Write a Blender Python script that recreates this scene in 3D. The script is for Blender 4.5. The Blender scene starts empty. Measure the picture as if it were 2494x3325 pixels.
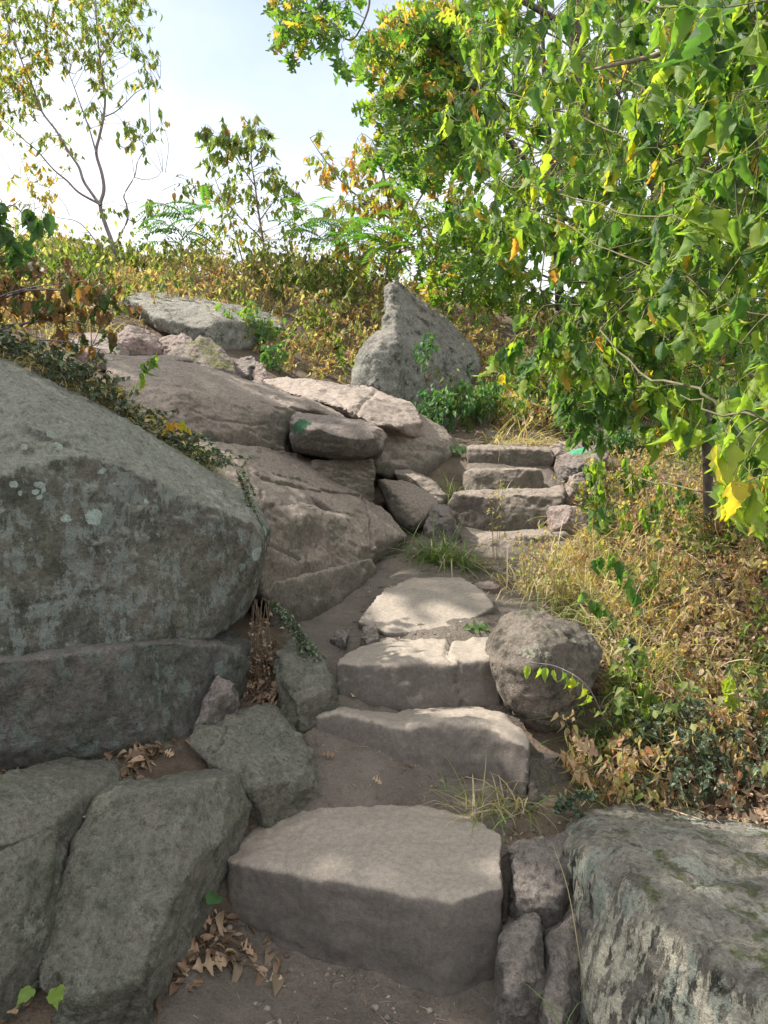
import bpy, bmesh, math, random
import numpy as np
from mathutils import Vector, Matrix

R = math.radians
SC = bpy.context.scene
COL = SC.collection
rng = np.random.default_rng(11)
random.seed(11)

# ------------------------------------------------------------ camera
F = 769.0
PITCH = math.atan(42 / F)
CAM = np.array([0.0, 0.0, 1.45])
cam_d = bpy.data.cameras.new('camera')
cam_d.sensor_fit = 'VERTICAL'; cam_d.sensor_height = 24.0
cam_d.lens = 24.0 * F / 1024.0
cam_d.clip_start = 0.05; cam_d.clip_end = 400
cam = bpy.data.objects.new('camera', cam_d); COL.objects.link(cam)
cam.location = CAM; cam.rotation_euler = (math.pi / 2 - PITCH, 0, 0)
SC.camera = cam

# ------------------------------------------------------------ world and sun
SUN_EL, SUN_AZ = R(48), R(-78)            # azimuth from +Y, negative = left
SKY_STRENGTH = 0.12
CLOUD = 0.72
EXPOSURE = 1.04
w = bpy.data.worlds.new('World'); SC.world = w; w.use_nodes = True
nt = w.node_tree; nt.nodes.clear()
out = nt.nodes.new('ShaderNodeOutputWorld')
sky = nt.nodes.new('ShaderNodeTexSky'); sky.sky_type = 'NISHITA'; sky.sun_disc = False
sky.sun_elevation = SUN_EL; sky.sun_rotation = SUN_AZ
sky.air_density = 1.0; sky.dust_density = 1.0
b1 = nt.nodes.new('ShaderNodeBackground'); b1.inputs[1].default_value = SKY_STRENGTH
nt.links.new(sky.outputs[0], b1.inputs[0])
b2 = nt.nodes.new('ShaderNodeBackground'); b2.inputs[0].default_value = (0.97, 0.985, 1.0, 1); b2.inputs[1].default_value = CLOUD
tc = nt.nodes.new('ShaderNodeTexCoord')
mp = nt.nodes.new('ShaderNodeMapping'); mp.inputs['Scale'].default_value = (1, 1, 1.6); mp.inputs['Location'].default_value = (0.3, 0.1, 0.35)
nt.links.new(tc.outputs['Generated'], mp.inputs[0])
nz = nt.nodes.new('ShaderNodeTexNoise'); nz.inputs['Scale'].default_value = 1.3; nz.inputs['Detail'].default_value = 6; nz.inputs['Roughness'].default_value = 0.55
nt.links.new(mp.outputs[0], nz.inputs[0])
# a break in the cloud, ahead and high, where pale blue shows
dn = nt.nodes.new('ShaderNodeVectorMath'); dn.operation = 'DISTANCE'; dn.inputs[1].default_value = (0.06, 0.80, 0.60)
nt.links.new(tc.outputs['Generated'], dn.inputs[0])
ma = nt.nodes.new('ShaderNodeMath'); ma.operation = 'MULTIPLY_ADD'; ma.inputs[1].default_value = 0.9
nt.links.new(nz.outputs[0], ma.inputs[0]); nt.links.new(dn.outputs['Value'], ma.inputs[2])
rp = nt.nodes.new('ShaderNodeMapRange'); rp.inputs[1].default_value = 0.58; rp.inputs[2].default_value = 1.0
rp.inputs[3].default_value = 0.18; rp.inputs[4].default_value = 1.0
nt.links.new(ma.outputs[0], rp.inputs[0])
mx = nt.nodes.new('ShaderNodeMixShader')
nt.links.new(rp.outputs[0], mx.inputs[0]); nt.links.new(b1.outputs[0], mx.inputs[1]); nt.links.new(b2.outputs[0], mx.inputs[2])
nt.links.new(mx.outputs[0], out.inputs[0])

sd = bpy.data.lights.new('sun', 'SUN'); sd.energy = 4.4; sd.angle = R(0.6); sd.color = (1.0, 0.94, 0.84)
so = bpy.data.objects.new('sun', sd); COL.objects.link(so)
S_DIR = np.array([math.sin(SUN_AZ) * math.cos(SUN_EL), math.cos(SUN_AZ) * math.cos(SUN_EL), math.sin(SUN_EL)])
so.rotation_euler = Vector(S_DIR).to_track_quat('Z', 'Y').to_euler(); so.location = (-6, 2, 12)

SC.view_settings.view_transform = 'Standard'; SC.view_settings.look = 'None'
SC.view_settings.exposure = EXPOSURE; SC.view_settings.gamma = 1.0
SC.render.engine = 'CYCLES'
SC.cycles.max_bounces = 6; SC.cycles.transparent_max_bounces = 4
SC.cycles.transmission_bounces = 3; SC.cycles.diffuse_bounces = 3; SC.cycles.glossy_bounces = 2

# ------------------------------------------------------------ view helpers
_cp, _sp = math.cos(PITCH), math.sin(PITCH)
def P(px, py, d):
    """point seen at (px,py) in the 768x1024 picture, at Y distance d"""
    x = (px - 384) / F; y = (512 - py) / F
    v = np.array([x, y * _sp + _cp, y * _cp - _sp])
    return CAM + v * (d / v[1])
def proj(V):
    V = np.atleast_2d(V) - CAM
    c = V[:, 1] * _cp - V[:, 2] * _sp
    u = V[:, 1] * _sp + V[:, 2] * _cp
    c = np.where(c < 0.05, 0.05, c)
    return 384 + F * V[:, 0] / c, 512 - F * u / c
def inpoly(px, py, poly):
    ins = np.zeros(len(px), bool); n = len(poly)
    for i in range(n):
        x0, y0 = poly[i]; x1, y1 = poly[(i + 1) % n]
        if y0 == y1: continue
        c = ((y0 > py) != (y1 > py)) & (px < (x1 - x0) * (py - y0) / (y1 - y0) + x0)
        ins ^= c
    return ins

# ------------------------------------------------------------ numpy noise
def _hash(ix, iy, iz):
    h = (ix.astype(np.int64) * 374761393 + iy.astype(np.int64) * 668265263 + iz.astype(np.int64) * 2147483647 + 1013) & 0xFFFFFFFF
    h = ((h ^ (h >> 13)) * 1274126177) & 0xFFFFFFFF
    h = ((h ^ (h >> 16)) * 2246822519) & 0xFFFFFFFF
    return ((h ^ (h >> 15)) & 0xFFFFFF) / float(0xFFFFFF)
def noise3(p):
    i = np.floor(p).astype(np.int64); f = p - i; f = f * f * f * (f * (f * 6 - 15) + 10)
    r = 0
    for dx in (0, 1):
        wx = f[:, 0] if dx else 1 - f[:, 0]
        for dy in (0, 1):
            wy = f[:, 1] if dy else 1 - f[:, 1]
            for dz in (0, 1):
                wz = f[:, 2] if dz else 1 - f[:, 2]
                r = r + wx * wy * wz * _hash(i[:, 0] + dx, i[:, 1] + dy, i[:, 2] + dz)
    return r * 2 - 1
def fbm(p, octv=4, gain=0.5, ridged=False):
    a, t, r = 1.0, 0.0, 0
    for k in range(octv):
        n = noise3(p * (2.03 ** k) + 17.3 * k)
        r = r + a * (1 - 2 * np.abs(n) if ridged else n); t += a; a *= gain
    return r / t
def sstep(x, a, b):
    t = np.clip((x - a) / (b - a), 0, 1); return t * t * (3 - 2 * t)

# ------------------------------------------------------------ mesh helpers
def mesh_obj(name, V, Fc, mat=None, parent=None, smooth=True, attrs=None, origin=None):
    """Fc (m,3) or (m,4) array, one mesh object"""
    V = np.asarray(V, float); Fc = np.asarray(Fc, np.int32)
    if origin is None: origin = np.zeros(3)
    V = V - np.asarray(origin)
    me = bpy.data.meshes.new(name); k = Fc.shape[1]; m = len(Fc)
    me.vertices.add(len(V)); me.vertices.foreach_set('co', V.astype(np.float32).ravel())
    me.loops.add(m * k); me.loops.foreach_set('vertex_index', Fc.ravel())
    me.polygons.add(m); me.polygons.foreach_set('loop_start', np.arange(0, m * k, k, dtype=np.int32))
    me.polygons.foreach_set('loop_total', np.full(m, k, np.int32))
    me.polygons.foreach_set('use_smooth', np.full(m, smooth))
    me.update(calc_edges=True); me.validate()
    if attrs:
        for an, (ty, arr) in attrs.items():
            at = me.attributes.new(an, ty, 'POINT')
            at.data.foreach_set('vector' if ty == 'FLOAT_VECTOR' else 'value', np.asarray(arr, np.float32).ravel())
    if mat: me.materials.append(mat)
    o = bpy.data.objects.new(name, me); COL.objects.link(o)
    o.location = origin
    if parent: o.parent = parent
    return o
def tag(o, label=None, cat=None, group=None, kind=None):
    if label: o['label'] = label
    if cat: o['category'] = cat
    if group: o['group'] = group
    if kind: o['kind'] = kind
    return o
def empty(name, loc, label, cat, group=None):
    o = bpy.data.objects.new(name, None); COL.objects.link(o); o.location = loc; o.empty_display_size = 0.1
    return tag(o, label, cat, group)

# ------------------------------------------------------------ material helper
class NT:
    def __init__(s, name):
        s.m = bpy.data.materials.new(name); s.m.use_nodes = True
        s.t = s.m.node_tree; s.t.nodes.clear()
        s.out = s.t.nodes.new('ShaderNodeOutputMaterial')
    def _set(s, sock, v):
        if hasattr(v, 'is_linked') or isinstance(v, bpy.types.NodeSocket): s.t.links.new(v, sock)
        elif isinstance(v, (tuple, list)) and len(v) == 3 and sock.type == 'RGBA': sock.default_value = (*v, 1)
        else: sock.default_value = v
    def n(s, ty, _o=0, _p=None, **kw):
        nd = s.t.nodes.new(ty)
        for k, v in (_p or {}).items(): setattr(nd, k, v)
        for k, v in kw.items():
            s._set(nd.inputs[int(k[1:])] if k[0] == 'i' and k[1:].isdigit() else nd.inputs[k.replace('_', ' ')], v)
        return nd.outputs[_o]
    def math(s, op, a, b=0.0, c=0.0, clamp=False):
        return s.n('ShaderNodeMath', 0, {'operation': op, 'use_clamp': clamp}, i0=a, i1=b, i2=c)
    def noise(s, co, scale, detail=6, rough=0.6, dist=0.0, o=0):
        return s.n('ShaderNodeTexNoise', o, None, Vector=co, Scale=scale, Detail=detail, Roughness=rough, Distortion=dist)
    def rng(s, x, a, b, c=0.0, d=1.0):
        return s.n('ShaderNodeMapRange', 0, {'interpolation_type': 'SMOOTHSTEP'}, i0=x, i1=a, i2=b, i3=c, i4=d)
    def mix(s, f, a, b, bt='MIX'):
        nd = s.t.nodes.new('ShaderNodeMix'); nd.data_type = 'RGBA'; nd.blend_type = bt
        s._set(nd.inputs[0], f); s._set(nd.inputs[6], a); s._set(nd.inputs[7], b)
        return nd.outputs[2]
    def ramp(s, f, stops, interp='LINEAR'):
        nd = s.t.nodes.new('ShaderNodeValToRGB'); cr = nd.color_ramp; cr.interpolation = interp
        while len(cr.elements) > 1: cr.elements.remove(cr.elements[-1])
        cr.elements[0].position = stops[0][0]; cr.elements[0].color = (*stops[0][1], 1)
        for p, c in stops[1:]:
            e = cr.elements.new(p); e.color = (*c, 1)
        s.t.links.new(f, nd.inputs[0]); return nd.outputs[0]
    def mapping(s, co, scale=(1, 1, 1), loc=(0, 0, 0), rot=(0, 0, 0)):
        return s.n('ShaderNodeMapping', 0, None, Vector=co, Location=loc, Rotation=rot, Scale=scale)

def rock_mat(name, c1=(.23, .195, .175), c2=(.33, .285, .26), dark=(.06, .055, .05), speck=.45, lichen=0.0, lich_c=(.30, .36, .32), lscale=9,
             dots=0.0, moss=0.0, moss_c=(.045, .06, .018), streak=0.0, dust_toplight=0.0, dust_toplight_c=(.30, .25, .22), paint=None, seed=0, green=0.0,
             bump=1.0, pits=.55, gmix=.85, dotscale=5.5, stripe_c=None):
    s = NT(name)
    co = s.n('ShaderNodeTexCoord', 3)
    g = s.n('ShaderNodeNewGeometry', 1)
    co2 = s.mapping(co, loc=(seed * 3.1, seed * 1.7, seed * 0.9))
    cst = s.mapping(co2, scale=(1, 1, 0.45)) if streak else co2
    big = s.noise(co2, 2.2, 5, .6)
    med = s.noise(cst, 9, 8, .65)
    fin = s.noise(co2, 60, 6, .7)
    grain = s.noise(co2, 210, 3, .6)
    col = s.mix(s.rng(big, .33, .68), c1, c2)
    col = s.mix(s.math('MULTIPLY', s.rng(med, .48, .66), speck), col, dark)
    if green: col = s.mix(s.math('MULTIPLY', s.rng(s.noise(cst, 4.5, 8, .7), .42, .62), green), col, (.13, .155, .09))
    if stripe_c: 
        stv = s.noise(s.mapping(co2, scale=(1.4, 1.4, 0.3)), 13, 9, .72)
        side = s.rng(s.n('ShaderNodeSeparateXYZ', 2, None, i0=g), .35, .85, .85, .15)
        col = s.mix(s.math('MULTIPLY', s.rng(stv, .475, .525), side), col, stripe_c)
        col = s.mix(s.rng(s.noise(s.mapping(co2, scale=(1.4, 1.4, .3), loc=(4, 2, 1)), 10, 8, .7), .54, .60), col, (.035, .04, .03))
    if lichen:
        l1 = s.noise(cst, lscale, 10, .78, .3); th = .66 - .2 * lichen
        l2 = s.noise(co2, lscale * .35, 3, .5)
        lv = s.math('ADD', l1, s.math('MULTIPLY', s.math('SUBTRACT', l2, .5), .55))
        lm = s.rng(lv, th, th + .035)
        lc = s.mix(s.rng(fin, .35, .65), lich_c, tuple(.72 * q for q in lich_c))
        col = s.mix(s.math('MULTIPLY', lm, .8), col, lc)
    if dots:
        dco = s.n('ShaderNodeMixRGB', 0, None, i0=.035, i1=co2, i2=s.noise(co2, 14, 4, .6, o=1))
        vd = s.n('ShaderNodeTexVoronoi', 0, {'feature': 'F1'}, Vector=dco, Scale=dotscale)
        vc = s.n('ShaderNodeTexVoronoi', 1, {'feature': 'F1'}, Vector=dco, Scale=dotscale)
        vr = s.n('ShaderNodeSeparateColor', 0, None, i0=vc)
        zone = s.rng(s.noise(co2, 1.9, 2, .5), .42, .52)
        rad = s.math('MULTIPLY', s.math('POWER', vr, 1.3), .46 * dots)
        rad = s.math('MULTIPLY', rad, zone)
        rad = s.math('ADD', rad, s.math('MULTIPLY', s.math('SUBTRACT', s.noise(co2, 75, 4, .7), .5), .10))
        dm = s.rng(s.math('SUBTRACT', rad, vd), 0.0, .02)
        col = s.mix(s.math('MULTIPLY', dm, .9), col, s.mix(s.rng(fin, .3, .7), (.42, .50, .46), (.33, .42, .38)))
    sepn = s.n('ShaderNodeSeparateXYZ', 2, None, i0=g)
    if dust_toplight:  # paler upward faces: real dust plus lit-top contrast put into the colour
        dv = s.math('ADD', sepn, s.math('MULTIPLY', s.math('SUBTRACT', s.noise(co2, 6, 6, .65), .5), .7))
        col = s.mix(s.math('MULTIPLY', s.rng(dv, .28, .72), dust_toplight), col, dust_toplight_c)
    if moss:
        mv = s.math('ADD', s.math('MULTIPLY', sepn, .35), s.noise(co2, 5, 8, .7))
        mm = s.rng(mv, .98 - .33 * moss, 1.04 - .33 * moss)
        col = s.mix(s.math('MULTIPLY', mm, .85), col, s.mix(s.rng(fin, .3, .7), moss_c, tuple(q * 2.1 for q in moss_c)))
    gm = s.math('ADD', s.rng(fin, .3, .7, .62, 1.30), s.rng(grain, .3, .7, -.22, .22))
    pit = s.rng(s.noise(co2, 38, 5, .75), .36, .43, 1.0 - pits, 1.0); gm = s.math('MULTIPLY', gm, pit)
    gmc = s.n('ShaderNodeCombineColor', 0, None, i0=gm, i1=gm, i2=gm)
    col = s.mix(gmix, col, gmc, 'MULTIPLY')
    if paint:
        for (pc, pr, pcol) in paint:
            dd = s.n('ShaderNodeVectorMath', 1, {'operation': 'DISTANCE'}, i0=co, i1=tuple(pc))
            dd = s.math('ADD', dd, s.math('MULTIPLY', s.math('SUBTRACT', s.noise(co, 30, 5, .7), .5), pr * 1.5))
            col = s.mix(s.rng(dd, pr * .65, pr * 1.05, .93, 0.0), col, pcol)
    h = s.math('ADD', s.math('MULTIPLY', s.noise(co2, 22, 8, .7), 1.0), s.math('MULTIPLY', fin, .45))
    h = s.math('ADD', h, s.math('MULTIPLY', grain, .2))
    h = s.math('ADD', h, s.math('MULTIPLY', med, .8))
    bp = s.n('ShaderNodeBump', 0, None, Strength=1.0 * bump, Distance=.03, Height=h)
    p = s.n('ShaderNodeBsdfPrincipled', 0, None, Base_Color=col, Roughness=.93, Normal=bp)
    s.t.links.new(p, s.out.inputs[0]); return s.m

def leaf_mat(name, stops, trans=.45, tcol=1.6, veins=False, rough=.5, spots=0.0, ygain=(1.25, 1.35, .45)):
    s = NT(name)
    tone = s.n('ShaderNodeAttribute', 2, {'attribute_name': 'tone'})
    col = s.ramp(tone, stops)
    co = s.n('ShaderNodeTexCoord', 3)
    if spots: col = s.mix(s.rng(s.noise(co, 40, 3, .6), .60, .68, 0, spots), col, (.16, .09, .02))
    nv = s.noise(co, 25, 3, .6)
    col = s.mix(s.math('MULTIPLY', s.rng(nv, .3, .7), .35), col, s.mix(1.0, col, (.55, .6, .5), 'MULTIPLY'))
    nrm = None
    if veins:
        uv = s.n('ShaderNodeAttribute', 1, {'attribute_name': 'luv'})
        sx = s.n('ShaderNodeSeparateXYZ', 0, None, i0=uv); sy = s.n('ShaderNodeSeparateXYZ', 1, None, i0=uv)
        ax = s.math('ABSOLUTE', sx)
        mid = s.rng(ax, .0, .05, 1, 0)
        vv = s.math('FRACT', s.math('MULTIPLY', s.math('SUBTRACT', sy, s.math('MULTIPLY', ax, .9)), 7.0))
        sv = s.rng(s.math('ABSOLUTE', s.math('SUBTRACT', vv, .5)), 0, .11, .75, 0)
        vm = s.math('MAXIMUM', mid, sv)
        col = s.mix(s.math('MULTIPLY', vm, .38), col, s.mix(1.0, col, (1.9, 1.7, 1.8), 'MULTIPLY'))
        nrm = s.n('ShaderNodeBump', 0, None, Strength=.5, Distance=.003, Height=s.math('SUBTRACT', s.noise(co, 60, 3, .5), vm))
    tc_ = s.mix(1.0, col, tuple(tcol * q for q in ygain), 'MULTIPLY')
    kw = dict(Base_Color=col, Roughness=rough); 
    if nrm: kw['Normal'] = nrm
    p = s.n('ShaderNodeBsdfPrincipled', 0, None, **kw)
    t = s.n('ShaderNodeBsdfTranslucent', 0, None, Color=tc_)
    m = s.n('ShaderNodeMixShader', 0, None, i0=trans, i1=p, i2=t)
    s.t.links.new(m, s.out.inputs[0]); return s.m

def bark_mat(name, c1, c2, scale=30):
    s = NT(name)
    co = s.n('ShaderNodeTexCoord', 3)
    v = s.noise(s.mapping(co, scale=(1, 1, .25)), scale, 6, .7)
    col = s.mix(s.rng(v, .35, .65), c1, c2)
    bp = s.n('ShaderNodeBump', 0, None, Strength=.5, Distance=.004, Height=v)
    p = s.n('ShaderNodeBsdfPrincipled', 0, None, Base_Color=col, Roughness=.85, Normal=bp)
    s.t.links.new(p, s.out.inputs[0]); return s.m
# ------------------------------------------------------------ terrain height
_ctl = [(P(*q)) for q in [
 (384,1024,2.0),(250,955,2.25),(60,1024,1.9),(-80,1000,1.9),(330,980,2.2),(430,1010,2.1),(560,1024,2.0),(800,1060,2.0),
 (90,765,2.6),(-60,775,2.4),(175,775,2.55),(20,900,2.2),(250,860,2.45),(255,940,2.3),
 (350,790,2.7),(420,765,2.85),(470,765,2.88),(300,775,2.75),(420,705,3.13),(335,700,3.12),(480,703,3.12),(320,655,3.45),(340,625,3.75),(430,640,3.45),(290,700,3.1),
 (380,578,4.3),(500,580,4.35),(520,610,3.95),(420,545,4.9),(330,615,3.9),(260,690,3.15),
 (540,800,2.6),(560,765,2.8),(640,790,2.8),(605,700,3.2),(700,700,3.3),(800,700,3.3),(700,770,2.9),(800,790,2.8),(650,620,3.9),(768,620,3.8),(860,600,3.9),(600,560,4.6),
 (700,520,5.0),(800,490,5.2),(620,490,5.7),(700,445,6.8),(800,420,6.8),(560,490,5.9),
 (510,531,5.28),(500,491,5.78),(510,464,6.2),(510,437,6.8),(520,420,7.6),(570,400,9),(430,400,8),(660,395,9),(800,370,9),
 (300,360,8),(450,340,10),(200,350,7.3),(300,300,10),(100,276,10.5),(230,279,11),(350,284,12),(450,295,14),(600,310,16),(800,300,16),(0,274,9.5),(-150,272,9),
 (0,332,6),(60,345,6.5),(120,347,7),(-100,330,5.5),(-60,345,4.6),(30,372,4.1),(-60,360,3.4),(0,375,4.0)]]
_ctl += [np.array(q) for q in [(-.75,3.35,.7),(-.9,4.0,.85),(-.5,4.7,.95),(-1.4,4.4,1.2),(-1.2,5.0,1.3),(-.2,5.4,1.15),(-.3,6.0,1.45),(-1.5,3.2,.6),(-2.2,3.4,1.0),
 (-3,3.2,1.6),(-3,2,.9),(-3,0,.4),(0,0,0),(0,-2,-.3),(1.2,0,-.1),(3,1,-.1),(3,3,.35),(5,5,1.0),(-5,5,3.0),(-8,9,4.8),(8,9,2.6),(0,-8,-1.2),(-8,0,1.4),(8,0,-.6),(-1.1,2.0,.1),
 (0,22,4.9),(12,22,5.2),(-12,20,5.0),(0,60,5.5),(60,60,5.5),(-60,60,5.5),(60,0,-1),(-60,0,3),(0,-60,-4),(60,-60,-4),(-60,-60,-2)]]
_ctl = np.array(_ctl)
def _tps_fit(C, lam=0.02):
    n = len(C); X = C[:, :2] / 5.0
    d = np.linalg.norm(X[:, None] - X[None], axis=2)
    K = np.where(d > 1e-9, d * d * np.log(d + 1e-12), 0) + lam * 0.02 * np.eye(n)
    Pm = np.c_[np.ones(n), X]; A = np.zeros((n + 3, n + 3)); A[:n, :n] = K; A[:n, n:] = Pm; A[n:, :n] = Pm.T
    return np.linalg.solve(A, np.r_[C[:, 2], 0, 0, 0]), X
_tw, _tx = _tps_fit(_ctl)
def H(x, y, rough=True):
    x = np.atleast_1d(np.asarray(x, float)); y = np.atleast_1d(np.asarray(y, float))
    z = np.empty(len(x))
    for i in range(0, len(x), 20000):
        q = np.c_[x[i:i+20000], y[i:i+20000]] / 5.0
        d = np.linalg.norm(q[:, None] - _tx[None], axis=2)
        z[i:i+20000] = np.where(d > 1e-9, d * d * np.log(d + 1e-12), 0) @ _tw[:-3] + _tw[-3] + q @ _tw[-2:]
    if rough:
        p = np.c_[x, y, x * 0]
        z = z + fbm(p * 2.2, 4) * .035 + fbm(p * 14, 3) * .008
    return z

# path centre line and half width by y
_pc = np.array([(-4, .1, .8), (0, .0, .75), (2.0, -.02, .62), (2.4, .04, .42), (2.8, .08, .34), (3.1, .06, .38), (3.6, .02, .46), (4.2, .34, .62), (4.7, .58, .50), (5.2, .78, .40), (5.8, .95, .34), (6.3, 1.1, .30), (8, 1.3, .2)])
def path_c(y): return np.interp(y, _pc[:, 0], _pc[:, 1]), np.interp(y, _pc[:, 0], _pc[:, 2])

# ------------------------------------------------------------ ground material
def ground_mat(name, c1, c2, c3, debris=.5):
    s = NT(name); co = s.n('ShaderNodeTexCoord', 3)
    a = s.noise(co, 3.0, 6, .6); b = s.noise(co, 26, 8, .72); c = s.noise(co, 140, 4, .7)
    col = s.mix(s.rng(a, .35, .65), c1, c2)
    col = s.mix(s.rng(b, .52, .70, 0, debris), col, c3)
    gm = s.math('MULTIPLY_ADD', c, 1.3, .35)
    col = s.mix(.8, col, s.n('ShaderNodeCombineColor', 0, None, i0=gm, i1=gm, i2=gm), 'MULTIPLY')
    v = s.n('ShaderNodeTexVoronoi', 0, {'feature': 'F1'}, Vector=co, Scale=70.0)
    h = s.math('ADD', s.math('ADD', b, s.math('MULTIPLY', c, .5)), s.math('MULTIPLY', v, .25))
    bp = s.n('ShaderNodeBump', 0, None, Strength=.9, Distance=.035, Height=h)
    p = s.n('ShaderNodeBsdfPrincipled', 0, None, Base_Color=col, Roughness=.95, Normal=bp)
    s.t.links.new(p, s.out.inputs[0]); return s.m
M_SOIL = ground_mat('soil', (.115, .085, .06), (.20, .15, .11), (.045, .032, .024), .7)
M_DIRT = ground_mat('dirt', (.165, .137, .115), (.25, .21, .177), (.095, .075, .06), .65)

def sheet(xs, ys, hf):
    X, Y = np.meshgrid(xs, ys); n, m = X.shape
    Z = hf(X.ravel(), Y.ravel())
    V = np.c_[X.ravel(), Y.ravel(), Z]
    i = np.arange(n * m).reshape(n, m)
    return V, np.c_[i[:-1, :-1].ravel(), i[:-1, 1:].ravel(), i[1:, 1:].ravel(), i[1:, :-1].ravel()]
def spread(c, near, far, k, nn):
    t = np.linspace(-1, 1, nn); return c + np.sinh(t * k) / np.sinh(k) * far
xs = spread(0.2, 0, 90, 4.6, 420); ys = spread(4.0, 0, 90, 4.6, 420)
V, Q = sheet(xs, ys, H)
tag(mesh_obj('ground', V, Q, M_SOIL), kind='structure')
def path_h(x, y):
    c, wd = path_c(y)
    e = np.abs(x - c) - wd + fbm(np.c_[x, y, x * 0] * 3.1, 3) * .12
    z = H(x, y)
    worn = -.012 * sstep(-e, 0, .3)
    return z + .026 + worn + .006 * fbm(np.c_[x, y, x * 0] * 34, 3) - .09 * sstep(e, -.06, .22)
V, Q = sheet(np.linspace(-1.3, 2.0, 250), np.linspace(-3.0, 6.9, 700), path_h)
tag(mesh_obj('dirt_path', V, Q, M_DIRT), kind='structure')
# ------------------------------------------------------------ rocks
def lap(V, E, n, lam=.5):
    deg = np.bincount(E.ravel(), minlength=len(V)).astype(float)[:, None]; deg[deg == 0] = 1
    for _ in range(n):
        S = np.zeros_like(V)
        for k in range(3):
            S[:, k] = np.bincount(E[:, 0], V[E[:, 1], k], len(V)) + np.bincount(E[:, 1], V[E[:, 0], k], len(V))
        V = V + lam * (S / deg - V)
    return V
def hull_bm(bm, pts):
    vs = [bm.verts.new(p) for p in pts]
    r = bmesh.ops.convex_hull(bm, input=vs)
    dele = set(r.get('geom_interior', []) + r.get('geom_unused', []))
    bmesh.ops.delete(bm, geom=[g for g in dele if isinstance(g, bmesh.types.BMVert) and g.is_valid], context='VERTS')
def hull_cut(pts, cuts, depth, seed):
    """convex solid with small flat facets knocked off its corners"""
    g = np.random.default_rng(seed); bm = bmesh.new(); hull_bm(bm, pts); size = np.linalg.norm(pts.max(0) - pts.min(0)); cen = pts.mean(0)
    for k in range(cuts):
        n = g.normal(0, 1, 3); n[1] -= .8; n /= np.linalg.norm(n)
        co = np.array([v.co[:] for v in bm.verts]); mxd = (co @ n).max(); lim = mxd - size * depth * g.uniform(.25, 1)
        bmesh.ops.bisect_plane(bm, geom=bm.verts[:] + bm.edges[:] + bm.faces[:], plane_co=Vector(n * lim), plane_no=Vector(n), clear_outer=True)
        co = np.array([v.co[:] for v in bm.verts]); bm.free(); bm = bmesh.new(); hull_bm(bm, co)
    return bm
def seg_d(px, py, a, b):
    ax, ay = a; bx, by = b; dx, dy = bx - ax, by - ay
    t = np.clip(((px - ax) * dx + (py - ay) * dy) / (dx * dx + dy * dy + 1e-9), 0, 1)
    return np.hypot(px - ax - t * dx, py - ay - t * dy)
STATS = []
def norm3(a): return a / (np.linalg.norm(a, axis=1, keepdims=True) + 1e-9)
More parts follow.
